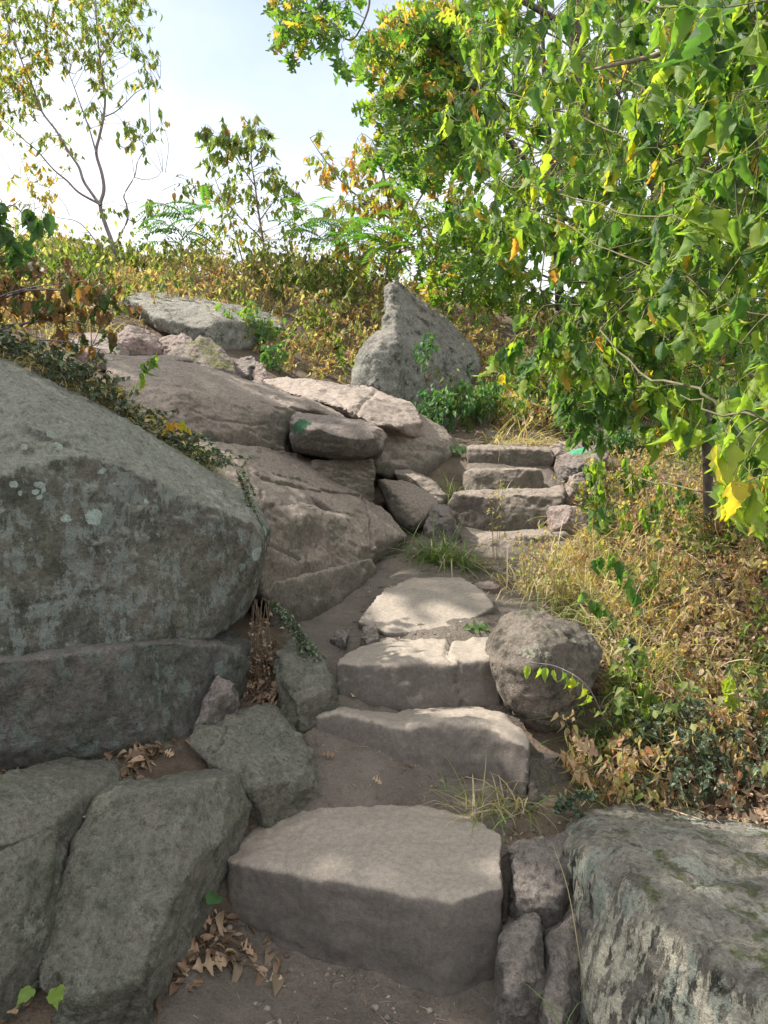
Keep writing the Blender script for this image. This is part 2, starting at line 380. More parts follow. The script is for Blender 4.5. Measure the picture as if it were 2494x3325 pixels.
def rock(name, label, hulls, mat, vox=.014, smooth=5, amp=.018, fr=3.0, T=.4, sink=.12, carve=(), group=None, rough=.011, shrink=.85, cat='rock', chip=.0, bulge=(), strata=0.0, cuts=6, cdepth=.016, facets=18, fstr=.95):
    """hulls: lists of (px,py,dist); each becomes a solid with real depth T behind what is seen"""
    bm = bmesh.new()
    for hi, h in enumerate(hulls):
        hT = T
        if isinstance(h, tuple): h, hT = h
        pts = np.array([P(*q) if len(q) == 3 else np.array(q[1:]) for q in h])
        c = pts.mean(0)
        back = (pts - c) * shrink + c + np.array([0, hT, -.06])
        lo = pts[pts[:, 2] < np.quantile(pts[:, 2], .45)]
        low = (lo - c) * [.96, .96, 1] + c + np.array([0, .03, -sink])
        b2 = hull_cut(np.r_[pts, back, low], cuts, cdepth, sum(map(ord, label)) + hi)
        me0 = bpy.data.meshes.new('t'); b2.to_mesh(me0); b2.free(); bm.from_mesh(me0); bpy.data.meshes.remove(me0)
    bmesh.ops.recalc_face_normals(bm, faces=bm.faces)
    me = bpy.data.meshes.new('tmp'); bm.to_mesh(me); bm.free()
    o = bpy.data.objects.new('tmp', me); COL.objects.link(o)
    co_ = np.array([v.co[:] for v in me.vertices]); ext = (co_.max(0) - co_.min(0)).max(); vox = min(vox, max(.0045, ext / 60))
    md = o.modifiers.new('r', 'REMESH'); md.mode = 'VOXEL'; md.voxel_size = vox; md.use_smooth_shade = True
    dg = bpy.context.evaluated_depsgraph_get(); ev = o.evaluated_get(dg); em = bpy.data.meshes.new_from_object(ev)
    V = np.empty(len(em.vertices) * 3, np.float32); em.vertices.foreach_get('co', V); V = V.reshape(-1, 3).astype(float)
    E = np.empty(len(em.edges) * 2, np.int32); em.edges.foreach_get('vertices', E); E = E.reshape(-1, 2)
    V = lap(V, E, smooth if cuts == 0 else max(1, int(smooth * .35)))
    em.vertices.foreach_set('co', V.astype(np.float32).ravel()); em.update()
    def normals():
        N = np.empty(len(V) * 3, np.float32); em.vertices.foreach_get('normal', N); return N.reshape(-1, 3).astype(float)
    N = normals()
    if facets:   # broken planar faces
        g = np.random.default_rng(sum(map(ord, label))); sd_ = V[g.integers(0, len(V), facets)]; sn_ = None
        ids = np.argmin(((V[:, None] - sd_[None]) ** 2).sum(2) if len(V) * facets < 3e6 else np.stack([((V - q_) ** 2).sum(1) for q_ in sd_], 1), 1)
        for _ in range(2):   # regroup by distance to plane as well
            cnt = np.bincount(ids, minlength=facets)[:, None] + 1e-6
            cc = np.stack([np.bincount(ids, V[:, k], facets) for k in range(3)], 1) / cnt
            nn = norm3(np.stack([np.bincount(ids, N[:, k], facets) for k in range(3)], 1) / cnt)
            cost = np.stack([np.abs((V - cc[f]) @ nn[f]) * 2.2 + .5 * np.sqrt(((V - cc[f]) ** 2).sum(1)) + (1 - N @ nn[f]) * .25 * ext for f in range(facets)], 1); ids = np.argmin(cost, 1)
        off = ((V - cc[ids]) * nn[ids]).sum(1)
        off = np.clip(off, -.05 * ext, .05 * ext)
        V = V - nn[ids] * (off * fstr)[:, None]
        V = lap(V, E, 1); em.vertices.foreach_set('co', V.astype(np.float32).ravel()); em.update(); N = normals()
    seed = (sum(map(ord, label)) % 97) * 1.37
    q = V + seed
    disp = 1.15 * amp * fbm(q * fr, 4, .5) + .75 * amp * fbm(q * fr * 2.4 + 9, 4, .55, True)
    if chip:   # broken facets
        disp += chip * np.round(fbm(q * fr * 1.4 + 4, 2) * 3) / 3
    if strata:
        disp += strata * fbm(np.c_[q[:, 0] * 2, q[:, 1] * 2, q[:, 2] * 16], 3)
    V = V + N * disp[:, None]
    facing = ((V - CAM) * N).sum(1) < 0
    px, py = proj(V)
    for (poly, wd, dp) in carve:
        d = np.full(len(V), 1e9)
        wob = fbm(V * 9 + 3, 3) * wd * 1.2
        for a, b in zip(poly[:-1], poly[1:]): d = np.minimum(d, seg_d(px, py, a, b))
        d = np.abs(d + wob * .5)
        V = V - N * (facing * dp * np.clip(1 - d / wd, 0, 1) ** 1.3)[:, None]
    for (bx, by, br, bd) in bulge:
        d = np.hypot(px - bx, py - by); V = V + N * (facing * bd * np.exp(-(d / br) ** 2))[:, None]
    V = V + N * (rough * fbm(q * 24, 3, .6))[:, None]
    lo = V.min(0); hi = V.max(0); org = np.array([(lo[0] + hi[0]) / 2, (lo[1] + hi[1]) / 2, lo[2]])
    em.vertices.foreach_set('co', (V - org).astype(np.float32).ravel())
    em.polygons.foreach_set('use_smooth', np.ones(len(em.polygons), bool)); em.update()
    em.materials.clear(); em.materials.append(mat); em.name = name
    bpy.data.objects.remove(o); bpy.data.meshes.remove(me)
    ob = bpy.data.objects.new(name, em); COL.objects.link(ob); ob.location = org
    tag(ob, label, cat, group); STATS.append((name, len(V)))
    return ob, org

# materials of the stones
M_STEP = rock_mat('step_stone', c1=(.105, .091, .081), c2=(.15, .13, .115), dark=(.08, .064, .056), speck=.25, dust_toplight=1.0, dust_toplight_c=(.295, .252, .212), seed=1, bump=.3, pits=.05, gmix=.5)  # dusty treads over a base darkened to put shade into the fronts
M_LEDGE = rock_mat('ledge_stone', c1=(.10, .086, .073), c2=(.165, .138, .117), dark=(.06, .05, .04), speck=.55, dust_toplight=.8, dust_toplight_c=(.275, .225, .19), seed=2, streak=1, green=.15, bump=.55, pits=.25)  # pale tops over darkened faces: lit-top contrast painted into the colour
M_BIG = rock_mat('lichen_boulder', c1=(.10, .098, .085), c2=(.165, .155, .13), dark=(.03, .03, .027), speck=.85, lichen=.75, lich_c=(.26, .295, .27), lscale=30, dots=1.1, dotscale=14, moss=.2, moss_c=(.05, .06, .025), seed=3, streak=1, green=.22, dust_toplight=.9, dust_toplight_c=(.275, .28, .235))  # upward faces paled, base darkened: skylit top plane painted into the colour
M_GREEN = rock_mat('green_grey_stone', c1=(.115, .11, .092), c2=(.185, .178, .145), dark=(.045, .045, .035), speck=.7, lichen=.42, lich_c=(.27, .29, .235), lscale=24, moss=.12, seed=4, green=.3, dust_toplight=.35, dust_toplight_c=(.24, .23, .19))
M_RIGHT = rock_mat('streaked_boulder', c1=(.15, .135, .115), c2=(.25, .225, .19), dark=(.045, .045, .03), speck=.65, lichen=.6, lich_c=(.42, .47, .40), lscale=14, moss=.36, moss_c=(.05, .06, .018), seed=5, streak=1, stripe_c=(.62, .585, .47), dust_toplight=.35, dust_toplight_c=(.31, .28, .24))
M_ROUND = rock_mat('round_rock', c1=(.13, .11, .09), c2=(.24, .20, .165), dark=(.03, .028, .02), speck=.9, lichen=.3, lich_c=(.36, .34, .28), lscale=20, moss=.3, seed=6)
M_PINK = rock_mat('pink_stone', c1=(.22, .165, .15), c2=(.33, .255, .23), dark=(.08, .06, .05), speck=.5, seed=7, dust_toplight=.4, dust_toplight_c=(.42, .35, .31))
M_SPECK = rock_mat('speckled_boulder', c1=(.17, .17, .15), c2=(.26, .255, .23), dark=(.03, .03, .025), speck=.9, lichen=.7, lich_c=(.34, .35, .31), lscale=30, seed=8, dust_toplight=.5, dust_toplight_c=(.36, .33, .28))
M_SMALL = rock_mat('small_stone', c1=(.13, .115, .105), c2=(.21, .185, .165), dark=(.05, .045, .04), speck=.6, lichen=.3, lich_c=(.3, .3, .26), lscale=22, dust_toplight=.6, dust_toplight_c=(.33, .28, .25), seed=9)
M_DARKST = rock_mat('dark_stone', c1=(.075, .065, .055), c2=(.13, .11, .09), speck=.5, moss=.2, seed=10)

# --- steps, bottom to top
rock('step_stone', 'large bottom step block with deep front face', [
 [(226,861,2.36),(290,868,2.3),(385,890,2.16),(451,902,2.1),(503,887,2.14),(232,923,2.34),(274,936,2.3),(325,957,2.22),(369,975,2.17),(430,1008,2.1),(497,1015,2.13),(503,832,2.42),(473,816,2.6),(417,806,2.68),(340,804,2.68),(270,815,2.6),(236,840,2.47)]],
 M_STEP, facets=0, cuts=3, cdepth=.02, rough=.005, vox=.011, smooth=10, amp=.016, fr=2.2, T=.1, cat='stone step', carve=[([(232,923),(325,957),(369,975)], 2.5, .01)])
rock('step_stone', 'second step from the bottom, wavy worn lip sloping down to the right', [
 ([(313,716,2.92),(336,711,2.92),(363,717,2.9),(363,770,2.88),(318,768,2.92),(345,705,3.05),(318,708,3.05)], .15),
 ([(336,712,2.93),(405,727,2.86),(405,776,2.84),(345,772,2.9),(400,712,3.1),(345,704,3.1)], .12),
 ([(395,727,2.87),(441,719,2.86),(474,719,2.83),(502,731,2.78),(500,778,2.75),(400,776,2.84),(470,706,3.1),(500,713,3.0),(400,710,3.08)], .12),
 ([(495,728,2.78),(530,749,2.66),(526,798,2.64),(500,780,2.74),(530,738,2.8),(500,712,3.0)], .2)],
 M_STEP, facets=0, cuts=3, cdepth=.02, rough=.005, vox=.011, smooth=9, amp=.014, fr=3, cat='stone step')
rock('step_stone', 'third step from the bottom, level top cut by a vertical crack', [
 ([(335,663,3.16),(391,667,3.12),(458,664,3.1),(500,659,3.1),(500,706,3.08),(419,708,3.08),(336,698,3.12),(363,646,3.4),(391,638,3.55),(500,632,3.5),(350,652,3.35)], .15)],
 M_STEP, facets=0, cuts=3, cdepth=.02, rough=.005, vox=.011, smooth=6, amp=.013, fr=3.4, cat='stone step', carve=[([(450,640),(446,655),(459,664),(455,680),(462,706)], 2.6, .03)])
rock('flat_stone', 'broad flat slab lying in the dirt between third and fourth step', [
 ([(357,621,3.62),(380,592,3.92),(411,576,4.18),(463,576,4.2),(485,591,3.96),(495,606,3.76),(458,627,3.52),(391,634,3.48)], .05)],
 M_STEP, facets=0, cuts=3, cdepth=.02, rough=.005, vox=.012, smooth=8, amp=.006, fr=1.5, sink=.1, cat='stone slab', carve=[([(500,612),(470,622),(455,628)], 2, .01)])
rock('flat_stone', 'small half buried round stone at the slab corner', [
 ([(465,606,3.85),(478,603,3.9),(492,608,3.85),(488,619,3.7),(472,617,3.7),(478,610,3.78)], .05)], M_STEP, vox=.009, smooth=4, amp=.008, fr=5, cat='stone')
rock('flat_stone', 'small flat pale stone in sunlit dirt above the slab', [
 ([(473,583,4.2),(490,580,4.25),(501,585,4.2),(497,589,4.12),(478,588,4.12)], .04)], M_PINK, vox=.009, smooth=3, amp=.006, fr=6, cat='stone')
rock('step_stone', 'fourth step from the bottom, low sunlit riser below the shaded one', [
 ([(464,541,5.02),(491,540,4.98),(521,536,4.95),(568,533,4.95),(574,556,4.9),(521,560,4.88),(488,556,4.93),(466,550,5.0),(470,531,5.25),(560,530,5.25)], .2)],
 M_LEDGE, facets=16, fstr=.35, cuts=6, cdepth=.025, rough=.007, vox=.012, smooth=5, amp=.014, fr=4, cat='stone step')
rock('step_stone', 'fifth step, tall block with shaded left half', [
 ([(447,500,5.3),(455,494,5.3),(488,497,5.26),(529,496,5.26),(566,494,5.28),(563,508,5.28),(553,528,5.25),(484,532,5.22),(455,528,5.26),(469,491,5.6),(529,490,5.6),(566,487,5.6)], .2)],
 M_LEDGE, facets=16, fstr=.35, cuts=6, cdepth=.025, rough=.007, vox=.012, smooth=4, amp=.014, fr=4, cat='stone step', chip=.013)
rock('step_stone', 'sixth step, blocky with a pale slanted left corner', [
 ([(474,470,5.78),(539,469,5.76),(545,480,5.76),(541,491,5.74),(471,494,5.72),(460,489,5.85),(466,470,5.95),(530,467,6.0)], .15)],
 M_LEDGE, facets=16, fstr=.35, cuts=6, cdepth=.025, rough=.007, vox=.013, smooth=3, amp=.012, fr=4, cat='stone step', chip=.008)
rock('step_stone', 'topmost step, long thin block under dry straw', [
 ([(467,448,6.2),(551,450,6.2),(555,463,6.18),(467,464,6.17),(470,445,6.5),(551,445,6.5)], .15)],
 M_LEDGE, facets=16, fstr=.35, cuts=6, cdepth=.025, rough=.007, vox=.013, smooth=3, amp=.014, fr=4, cat='stone step', chip=.008)

# --- right edge of the upper steps
T_ = 'stones edging the upper steps'
rock('edging_stone', 'sunlit flat stone at right end of topmost step', [([(551,446,6.3),(560,441,6.4),(582,441,6.4),(583,452,6.3),(556,455,6.2)], .25)], M_PINK, amp=.012, fr=5, smooth=3, group=T_, chip=.006)
_gc = P(572, 449.5, 6.05)
_m2 = rock_mat('painted_edging', c1=(.22, .175, .155), c2=(.31, .25, .22), speck=.4, seed=12, paint=None)
o_, org_ = rock('edging_stone', 'wedge shaped stone with pale green paint on top', [([(556,458,6.05),(571,450,6.1),(604,442,6.1),(609,459,5.95),(591,465,5.9),(561,467,5.95)], .3)], _m2, amp=.01, fr=5, smooth=3, group=T_, chip=.006)
_pm = rock_mat('painted_edging_stone', c1=(.22, .175, .155), c2=(.31, .25, .22), speck=.4, seed=12, paint=[(P(577,450,6.1) - org_, .085, (.10, .42, .22))]); o_.data.materials[0] = _pm
rock('edging_stone', 'angular broken stone just below the painted wedge', [([(560,467,5.75),(570,459,5.8),(588,465,5.75),(583,476,5.7),(562,481,5.7),(572,468,5.68)], .2)], M_SMALL, amp=.01, fr=6, smooth=2, group=T_, chip=.01)
rock('edging_stone', 'upright leaning sunlit slab beside the fifth step', [([(568,478,5.5),(583,472,5.5),(588,486,5.45),(585,503,5.4),(564,505,5.4),(576,484,5.42)], .14)], M_PINK, amp=.01, fr=5, smooth=3, group=T_)
rock('edging_stone', 'rounded pinkish boulder at right end of fourth step', [([(551,509,5.1),(561,503,5.12),(578,507,5.1),(592,520,5.05),(590,537,5.0),(555,534,5.0),(568,518,4.96)], .25)], M_PINK, amp=.012, fr=4, smooth=6, group=T_)
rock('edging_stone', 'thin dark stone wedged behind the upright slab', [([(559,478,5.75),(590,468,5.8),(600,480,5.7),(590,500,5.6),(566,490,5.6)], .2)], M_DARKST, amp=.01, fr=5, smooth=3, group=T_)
# --- left edge
U_ = 'stones left of the upper steps'
rock('tilted_stone', 'big tilted wedge stone pointing down beside the ledge', [([(377,479,5.35),(411,481,5.45),(441,502,5.3),(438,508,5.2),(429,517,5.1),(412,525,5.05),(399,517,5.1),(384,499,5.25),(400,497,5.15)], .25)], M_LEDGE, facets=16, fstr=.35, cuts=6, cdepth=.025, rough=.007, amp=.010, fr=4, smooth=3, group=U_, sink=.05)
rock('tilted_stone', 'slim stone above the tilted wedge, under the overhang', [([(391,470,5.65),(409,468,5.7),(437,482,5.6),(446,495,5.45),(441,504,5.35),(412,486,5.5),(425,484,5.45)], .25)], M_LEDGE, facets=16, fstr=.35, cuts=6, cdepth=.025, rough=.007, amp=.012, fr=5, smooth=3, group=U_, chip=.006)
rock('tilted_stone', 'rounded grey stone touching the left end of the fifth step', [([(429,512,5.12),(436,504,5.15),(446,503,5.15),(453,511,5.1),(457,526,5.0),(463,540,4.95),(426,534,4.95),(440,515,5.0)], .25)], M_SMALL, amp=.010, fr=5, smooth=5, group=U_)
rock('tilted_stone', 'small flat grey stone in the grass left of the sixth step', [([(443,478,6.0),(458,473,6.05),(462,480,6.0),(455,486,5.9)], .2)], M_SMALL, amp=.01, fr=6, smooth=2, group=U_)

# --- ledges
rock('rock_ledge', 'long upper ledge, smooth rounded top in sunlight over a dark face', [
 ([(105,350,5.4),(133,354,5.6),(164,362,5.7),(213,367,5.9),(256,379,6.0),(286,391,5.85),(150,380,4.95),(220,393,5.02),(270,407,5.2),(286,414,5.25),(286,449,5.15),(245,446,4.95),(204,438,4.72),(160,420,4.55),(123,395,4.6),(106,376,4.9)], .5),
 ([(256,379,6.0),(296,397,5.8),(347,412,5.55),(352,420,5.5),(290,420,5.3),(270,407,5.25),(230,395,5.1)], .5)],
  M_LEDGE, facets=22, fstr=.4, cuts=5, cdepth=.02, rough=.006, vox=.011, smooth=9, amp=.020, fr=2.2, cat='rock ledge', carve=[([(112,385),(170,388),(215,392)], 4, .012), ([(262,392),(300,412),(345,421)], 2.5, .02), ([(190,410),(215,422),(250,427),(265,424)], 1.6, .010)], bulge=[(180,375,25,.03),(235,440,30,.04)])
o_, org_ = rock('rock_ledge', 'jutting blocky rock with a round green paint blaze on its left end', [
 ([(289,423,5.12),(294,413,5.2),(319,418,5.3),(348,419,5.35),(376,424,5.25),(388,438,5.15),(384,448,5.0),(364,455,4.95),(327,454,4.92),(290,446,5.0),(340,434,4.84),(300,428,4.95),(370,436,4.95)], .45)],
 M_LEDGE, facets=16, fstr=.35, cuts=6, cdepth=.025, rough=.007, vox=.012, smooth=5, amp=.014, fr=4, sink=.02, cat='rock ledge', carve=[([(316,421),(328,424),(345,422)], 2, .012), ([(312,440),(325,442),(345,445)], 1.5, .008)])
_gp = P(301.5, 424.5, 5.0) - org_
o_.data.materials[0] = rock_mat('painted_ledge', c1=(.10, .086, .073), c2=(.165, .138, .117), dark=(.06, .05, .04), speck=.55, dust_toplight=.8, dust_toplight_c=(.34, .28, .25), seed=2, paint=[(tuple(_gp), .078, (.003, .085, .03))])
rock('rock_ledge', 'high ledge end with pink cracked top and undercut lip', [
 ([(258,380,6.5),(307,379,6.7),(358,386,6.9),(386,394,6.8),(416,405,6.5),(422,415,6.25),(419,428,6.05),(400,430,5.75),(383,428,5.62),(352,413,5.65),(300,398,5.9),(360,398,6.0)], .5),
 ([(352,414,5.75),(422,422,6.2),(418,436,5.95),(385,432,5.75),(350,424,5.8)], .4)],
 rock_mat('pink_ledge', c1=(.16, .125, .11), c2=(.26, .205, .18), dark=(.07, .055, .045), speck=.5, dust_toplight=.85, dust_toplight_c=(.34, .28, .24), seed=13, bump=.55, pits=.25), cuts=5, rough=.008, vox=.016, smooth=7, amp=.02, fr=3, sink=.0, cat='rock ledge', carve=[([(318,388),(338,400),(350,410)], 2, .02), ([(375,392),(362,403),(356,415)], 2, .02), ([(300,384),(330,392)], 1.6, .015)])
rock('rock_ledge', 'smooth triangular rock face running down to the top steps', [
 ([(418,412,6.5),(430,417,6.55),(442,426,6.5),(458,443,6.4),(456,449,6.3),(447,454,6.2),(424,465,5.9),(411,468,5.8),(372,462,5.6),(372,436,5.75),(400,428,6.0)], .6)],
 M_LEDGE, facets=16, fstr=.35, cuts=6, cdepth=.025, rough=.007, vox=.016, smooth=7, amp=.016, fr=3, cat='rock ledge')
rock('rock_ledge', 'square blocky rock tucked under the blazed rock', [
 ([(310,461,5.05),(345,458,5.1),(372,457,5.15),(375,484,5.05),(345,490,4.98),(322,488,5.0),(313,470,5.0)], .4)],
 M_LEDGE, facets=16, fstr=.35, cuts=6, cdepth=.025, rough=.007, vox=.014, smooth=4, amp=.018, fr=5, cat='rock ledge', chip=.01)
rock('rock_ledge', 'long lower ledge sloping down to the path like folded dough', [
 ([(199,437,4.4),(232,445,4.65),(256,450,4.85),(290,453,5.2),(310,470,5.1),(325,491,5.0),(300,500,4.75),(240,478,4.2),(215,478,3.85),(232,492,3.8),(252,520,3.62),(262,575,3.5),(264,600,3.52),(215,560,3.5),(285,520,4.1)], .6),
 ([(256,452,4.85),(290,453,5.3),(318,462,5.25),(326,490,5.05),(362,494,5.1),(385,506,5.1),(396,520,5.0),(407,538,4.85),(374,553,4.5),(366,530,4.52),(330,500,4.62),(300,490,4.6)], .6),
 ([(262,505,3.75),(310,510,4.2),(345,520,4.42),(366,530,4.5),(376,552,4.38),(372,562,4.3),(330,572,3.95),(262,592,3.55),(258,560,3.55),(300,540,3.95),(340,545,4.15)], .7)],
 M_LEDGE, facets=22, fstr=.4, cuts=5, cdepth=.02, rough=.006, vox=.010, smooth=6, amp=.022, fr=2.6, cat='rock ledge',
 carve=[([(232,452),(262,478),(300,488),(322,492)], 2, .035), ([(275,474),(300,480),(328,492),(360,496)], 1.6, .03), ([(363,498),(371,520),(372,545),(374,553)], 2.2, .03), ([(262,490),(262,510),(270,545),(300,560)], 2, .02), ([(340,500),(355,512),(372,518)], 1.6, .015)],
 bulge=[(300,520,22,.04),(345,512,14,.03)])
rock('rock_ledge', 'low base layer below the lower ledge at the path edge', [
 ([(259,585,3.52),(300,582,3.75),(330,572,3.98),(371,558,4.25),(375,568,4.3),(372,573,4.28),(358,587,4.1),(336,601,3.92),(304,614,3.72),(266,604,3.55)], .4)],
 M_LEDGE, facets=16, fstr=.35, cuts=6, cdepth=.025, rough=.007, vox=.013, smooth=5, amp=.014, fr=4, cat='rock ledge', sink=.15)

# --- big left boulder
rock('boulder', 'huge lichen spotted boulder filling the left side', [
 ([(-140,330,3.0),(0,361,3.4),(46,375,3.5),(84,394,3.6),(116,412,3.62),(139,438,3.62),(176,456,3.66),(213,478,3.68),(246,493,3.62),(254,517,3.35),(259,540,3.28),(262,575,3.25),(259,607,3.25),(250,628,3.2),
   (78,404,2.98),(111,448,2.86),(162,482,2.92),(209,513,2.98),(248,530,3.08),(-140,400,2.6),(0,430,2.68),(-140,660,2.35),(0,668,2.45),(128,650,2.68),(176,632,2.85),(215,622,3.0),(110,560,2.72)], .9)],
 M_BIG, facets=14, fstr=.45, cuts=0, vox=.012, smooth=1, amp=.016, fr=2.0, rough=.013, cat='boulder', sink=.0,
 carve=[([(20,606),(60,600),(105,590),(118,594)], 2, .012)], bulge=[(60,575,18,-.03),(100,640,30,-.02)])
rock('boulder', 'dark lower slab under the huge boulder, below a horizontal crack', [
 ([(-140,668,2.26),(0,664,2.38),(128,645,2.60),(170,640,2.72),(200,642,2.84),(245,651,3.0),(250,662,3.0),(241,688,2.96),(200,722,2.82),(176,740,2.72),(80,752,2.62),(0,765,2.52),(-140,780,2.4)], .6)],
 rock_mat('lower_slab', c1=(.10, .098, .088), c2=(.17, .16, .142), dark=(.03, .03, .028), speck=.7, lichen=.55, lich_c=(.19, .23, .205), lscale=30, seed=14, streak=1, green=.2, dust_toplight=.5, dust_toplight_c=(.2,.175,.16)), facets=14, fstr=.4, cuts=2, vox=.012, smooth=3, amp=.014, fr=3, cat='boulder')

# --- left foreground stones
rock('boulder', 'leaning grey green slab with a lit ridge, in the left foreground', [
 ([(137,770,2.72),(162,764,2.82),(197,762,2.82),(242,771,2.58),(244,799,2.46),(226,859,2.36),(202,912,2.26),(162,961,2.16),(142,1022,2.05),(100,808,2.32),(77,845,2.22),(58,882,2.13),(46,915,2.06),(36,950,2.0),(33,992,1.94),(50,1030,1.9),
   (201,787,2.30),(176,843,2.12),(170,880,2.06),(151,924,1.98),(148,985,1.9),(122,795,2.27),(90,1035,1.86)], .35)],
 M_GREEN, facets=13, fstr=1.0, cuts=0, vox=.010, smooth=2, amp=.010, fr=3.2, cat='boulder', rough=.011, chip=.006, carve=[([(160,965),(130,1005),(120,1030)], 2.5, .012)])
rock('edge_stone', 'rough pointed stone top poking up behind the leaning slab', [
 ([(135,772,2.62),(150,748,2.66),(165,738,2.7),(180,746,2.68),(200,764,2.64),(190,775,2.6)], .2)], M_GREEN, vox=.011, smooth=3, amp=.014, fr=6, chip=.01)
rock('edge_stone', 'dark low rock at the left border in front of the huge boulder', [
 ([(-60,795,2.1),(0,786,2.2),(35,775,2.32),(88,768,2.45),(108,765,2.5),(102,788,2.36),(75,812,2.22),(30,835,2.08),(0,846,2.0),(-60,870,1.9)], .3)], M_GREEN, vox=.012, smooth=4, amp=.016, fr=4)
rock('edge_stone', 'broken mossy rock between left border and leaning slab', [
 ([(-60,880,1.85),(0,850,2.0),(48,830,2.12),(50,868,2.06),(42,930,1.98),(25,965,1.92),(0,985,1.86),(-60,1030,1.75)], .3)], M_GREEN, vox=.012, smooth=4, amp=.016, fr=4, chip=.008)
rock('edge_stone', 'large rugged grey stone left of the second step', [
 ([(186, 741, 2.62), (197, 727, 2.68), (218, 718, 2.74), (232, 707, 2.82), (267, 712, 2.88), (299, 732, 2.83), (313, 748, 2.76), (322, 783, 2.64), (320, 792, 2.62), (269, 812, 2.5), (246, 797, 2.5), (240, 773, 2.54), (197, 756, 2.6), (258, 775, 2.5), (225, 764, 2.56), (310, 775, 2.64)], .25)],
 M_GREEN, vox=.011, smooth=4, amp=.018, fr=4.5, chip=.008, carve=[([(228,722),(224,740),(215,752)], 2.2, .02)])
rock('edge_stone', 'small upright tan stone leaning on the huge boulder', [
 ([(216,672,2.84),(235,684,2.84),(235,701,2.79),(230,711,2.77),(206,722,2.70),(193,730,2.68),(202,699,2.76),(220,690,2.74)], .12)], M_SMALL, vox=.010, smooth=3, amp=.010, fr=6)
rock('edge_stone', 'grey green blocky stone under the hanging weed', [
 ([(273,656,3.1),(279,643,3.16),(300,640,3.18),(320,655,3.15),(334,684,3.0),(330,696,2.94),(299,706,2.88),(280,693,2.94),(296,665,3.0)], .25)], M_GREEN, vox=.012, smooth=3, amp=.016, fr=5, chip=.01)
rock('edge_stone', 'flat wedge stone at bottom edge beside the leaf pile', [
 ([(150,1032,1.98),(167,997,2.1),(205,994,2.12),(218,975,2.2),(237,966,2.24),(233,982,2.16),(215,1020,2.04),(205,1040,1.98)], .08)], M_STEP, vox=.010, smooth=3, amp=.008, fr=5)
rock('pebble', 'rounded fist sized stone in the dirt at the bottom edge', [([(229,1003,2.1),(238,994,2.12),(247,1000,2.1),(246,1010,2.06),(234,1013,2.06)], .05)], M_STEP, facets=0, cuts=3, cdepth=.02, rough=.005, vox=.008, smooth=5, amp=.004, fr=8, sink=.03, cat='stone')
rock('edge_stone', 'small upright dark stone standing left of the slab', [([(361,638,3.46),(364,627,3.5),(373,622,3.52),(378,632,3.48),(379,643,3.44),(368,645,3.42)], .08)], M_SMALL, vox=.009, smooth=2, amp=.006, fr=8)
rock('edge_stone', 'tiny wedge stone in dirt left of the upright dark one', [([(330,638,3.5),(341,627,3.55),(348,635,3.5),(345,643,3.44)], .06)], M_SMALL, vox=.009, smooth=2, amp=.006, fr=8)

# --- right foreground
rock('boulder', 'round speckled boulder on the right of the third step', [
 ([(505,622,3.2),(516,611,3.22),(530,609,3.25),(552,615,3.25),(585,630,3.22),(605,648,3.18),(602,669,3.12),(582,702,3.04),(563,724,2.98),(546,731,2.95),(524,720,2.95),(502,697,2.96),(488,663,3.02),(493,641,3.1),(540,640,2.92),(525,668,2.86),(560,680,2.88)], .35)],
 M_ROUND, facets=26, fstr=.35, vox=.011, smooth=6, amp=.022, fr=3.5, cat='boulder', sink=.03, rough=.014)
rock('boulder', 'big flat topped boulder with white and green streaks at bottom right', [
 ([(586,820,2.42),(605,814,2.55),(634,808,2.7),(706,815,2.7),(768,826,2.62),(900,850,2.5),(578,842,2.3),(581,878,2.15),(590,926,2.02),(588,1030,1.82),(598,826,2.3),(622,856,2.1),(641,892,1.92),(660,918,1.82),(718,950,1.68),(768,990,1.58),(900,1060,1.4),(900,1200,1.4),(720,1100,1.6),(640,1080,1.72)], .3)],
 M_RIGHT, facets=18, fstr=.4, vox=.011, smooth=5, amp=.020, fr=3.0, sink=.35, cat='boulder', rough=.013, carve=[([(760,870),(700,880),(660,905)], 10, .02), ([(768,950),(720,920),(660,890)], 8, .014)])
G_ = 'small stones packed between bottom step and right boulder'
rock('packing_stone', 'squarish sunlit block, topmost large stone of the packed column', [([(514,852,2.3),(535,845,2.36),(569,849,2.36),(571,878,2.26),(562,902,2.18),(528,910,2.14),(516,905,2.16),(518,878,2.24),(545,870,2.22)], .2)], M_SMALL, vox=.010, smooth=2, amp=.010, fr=6, group=G_, chip=.012)
rock('packing_stone', 'low rounded stone behind the squarish block', [([(532,848,2.42),(540,838,2.46),(552,833,2.48),(576,834,2.46),(578,846,2.42),(560,850,2.36)], .15)], M_SMALL, vox=.010, smooth=2, amp=.010, fr=6, group=G_, chip=.008)
rock('packing_stone', 'tall narrow pale stone beside the bottom step corner', [([(511,927,2.12),(535,914,2.14),(542,933,2.1),(542,993,1.98),(528,1012,1.94),(511,1024,1.92),(502,1010,1.94),(503,950,2.04),(524,950,2.02)], .18)], M_SMALL, vox=.010, smooth=2, amp=.010, fr=6, group=G_, chip=.012)
rock('packing_stone', 'long diagonal stone squeezed against the streaked boulder', [([(547,940,2.12),(569,909,2.2),(583,888,2.26),(586,926,2.18),(581,976,2.04),(568,1030,1.9),(545,1030,1.9),(562,960,2.02)], .2)], M_SMALL, vox=.010, smooth=2, amp=.012, fr=6, group=G_, chip=.010)
rock('packing_stone', 'dark low stone right of the second step under leaves', [([(528,757,2.72),(545,756,2.76),(566,758,2.8),(572,775,2.76),(560,800,2.66),(532,802,2.6)], .2)], M_DARKST, vox=.011, smooth=4, amp=.012, fr=5, group=G_)
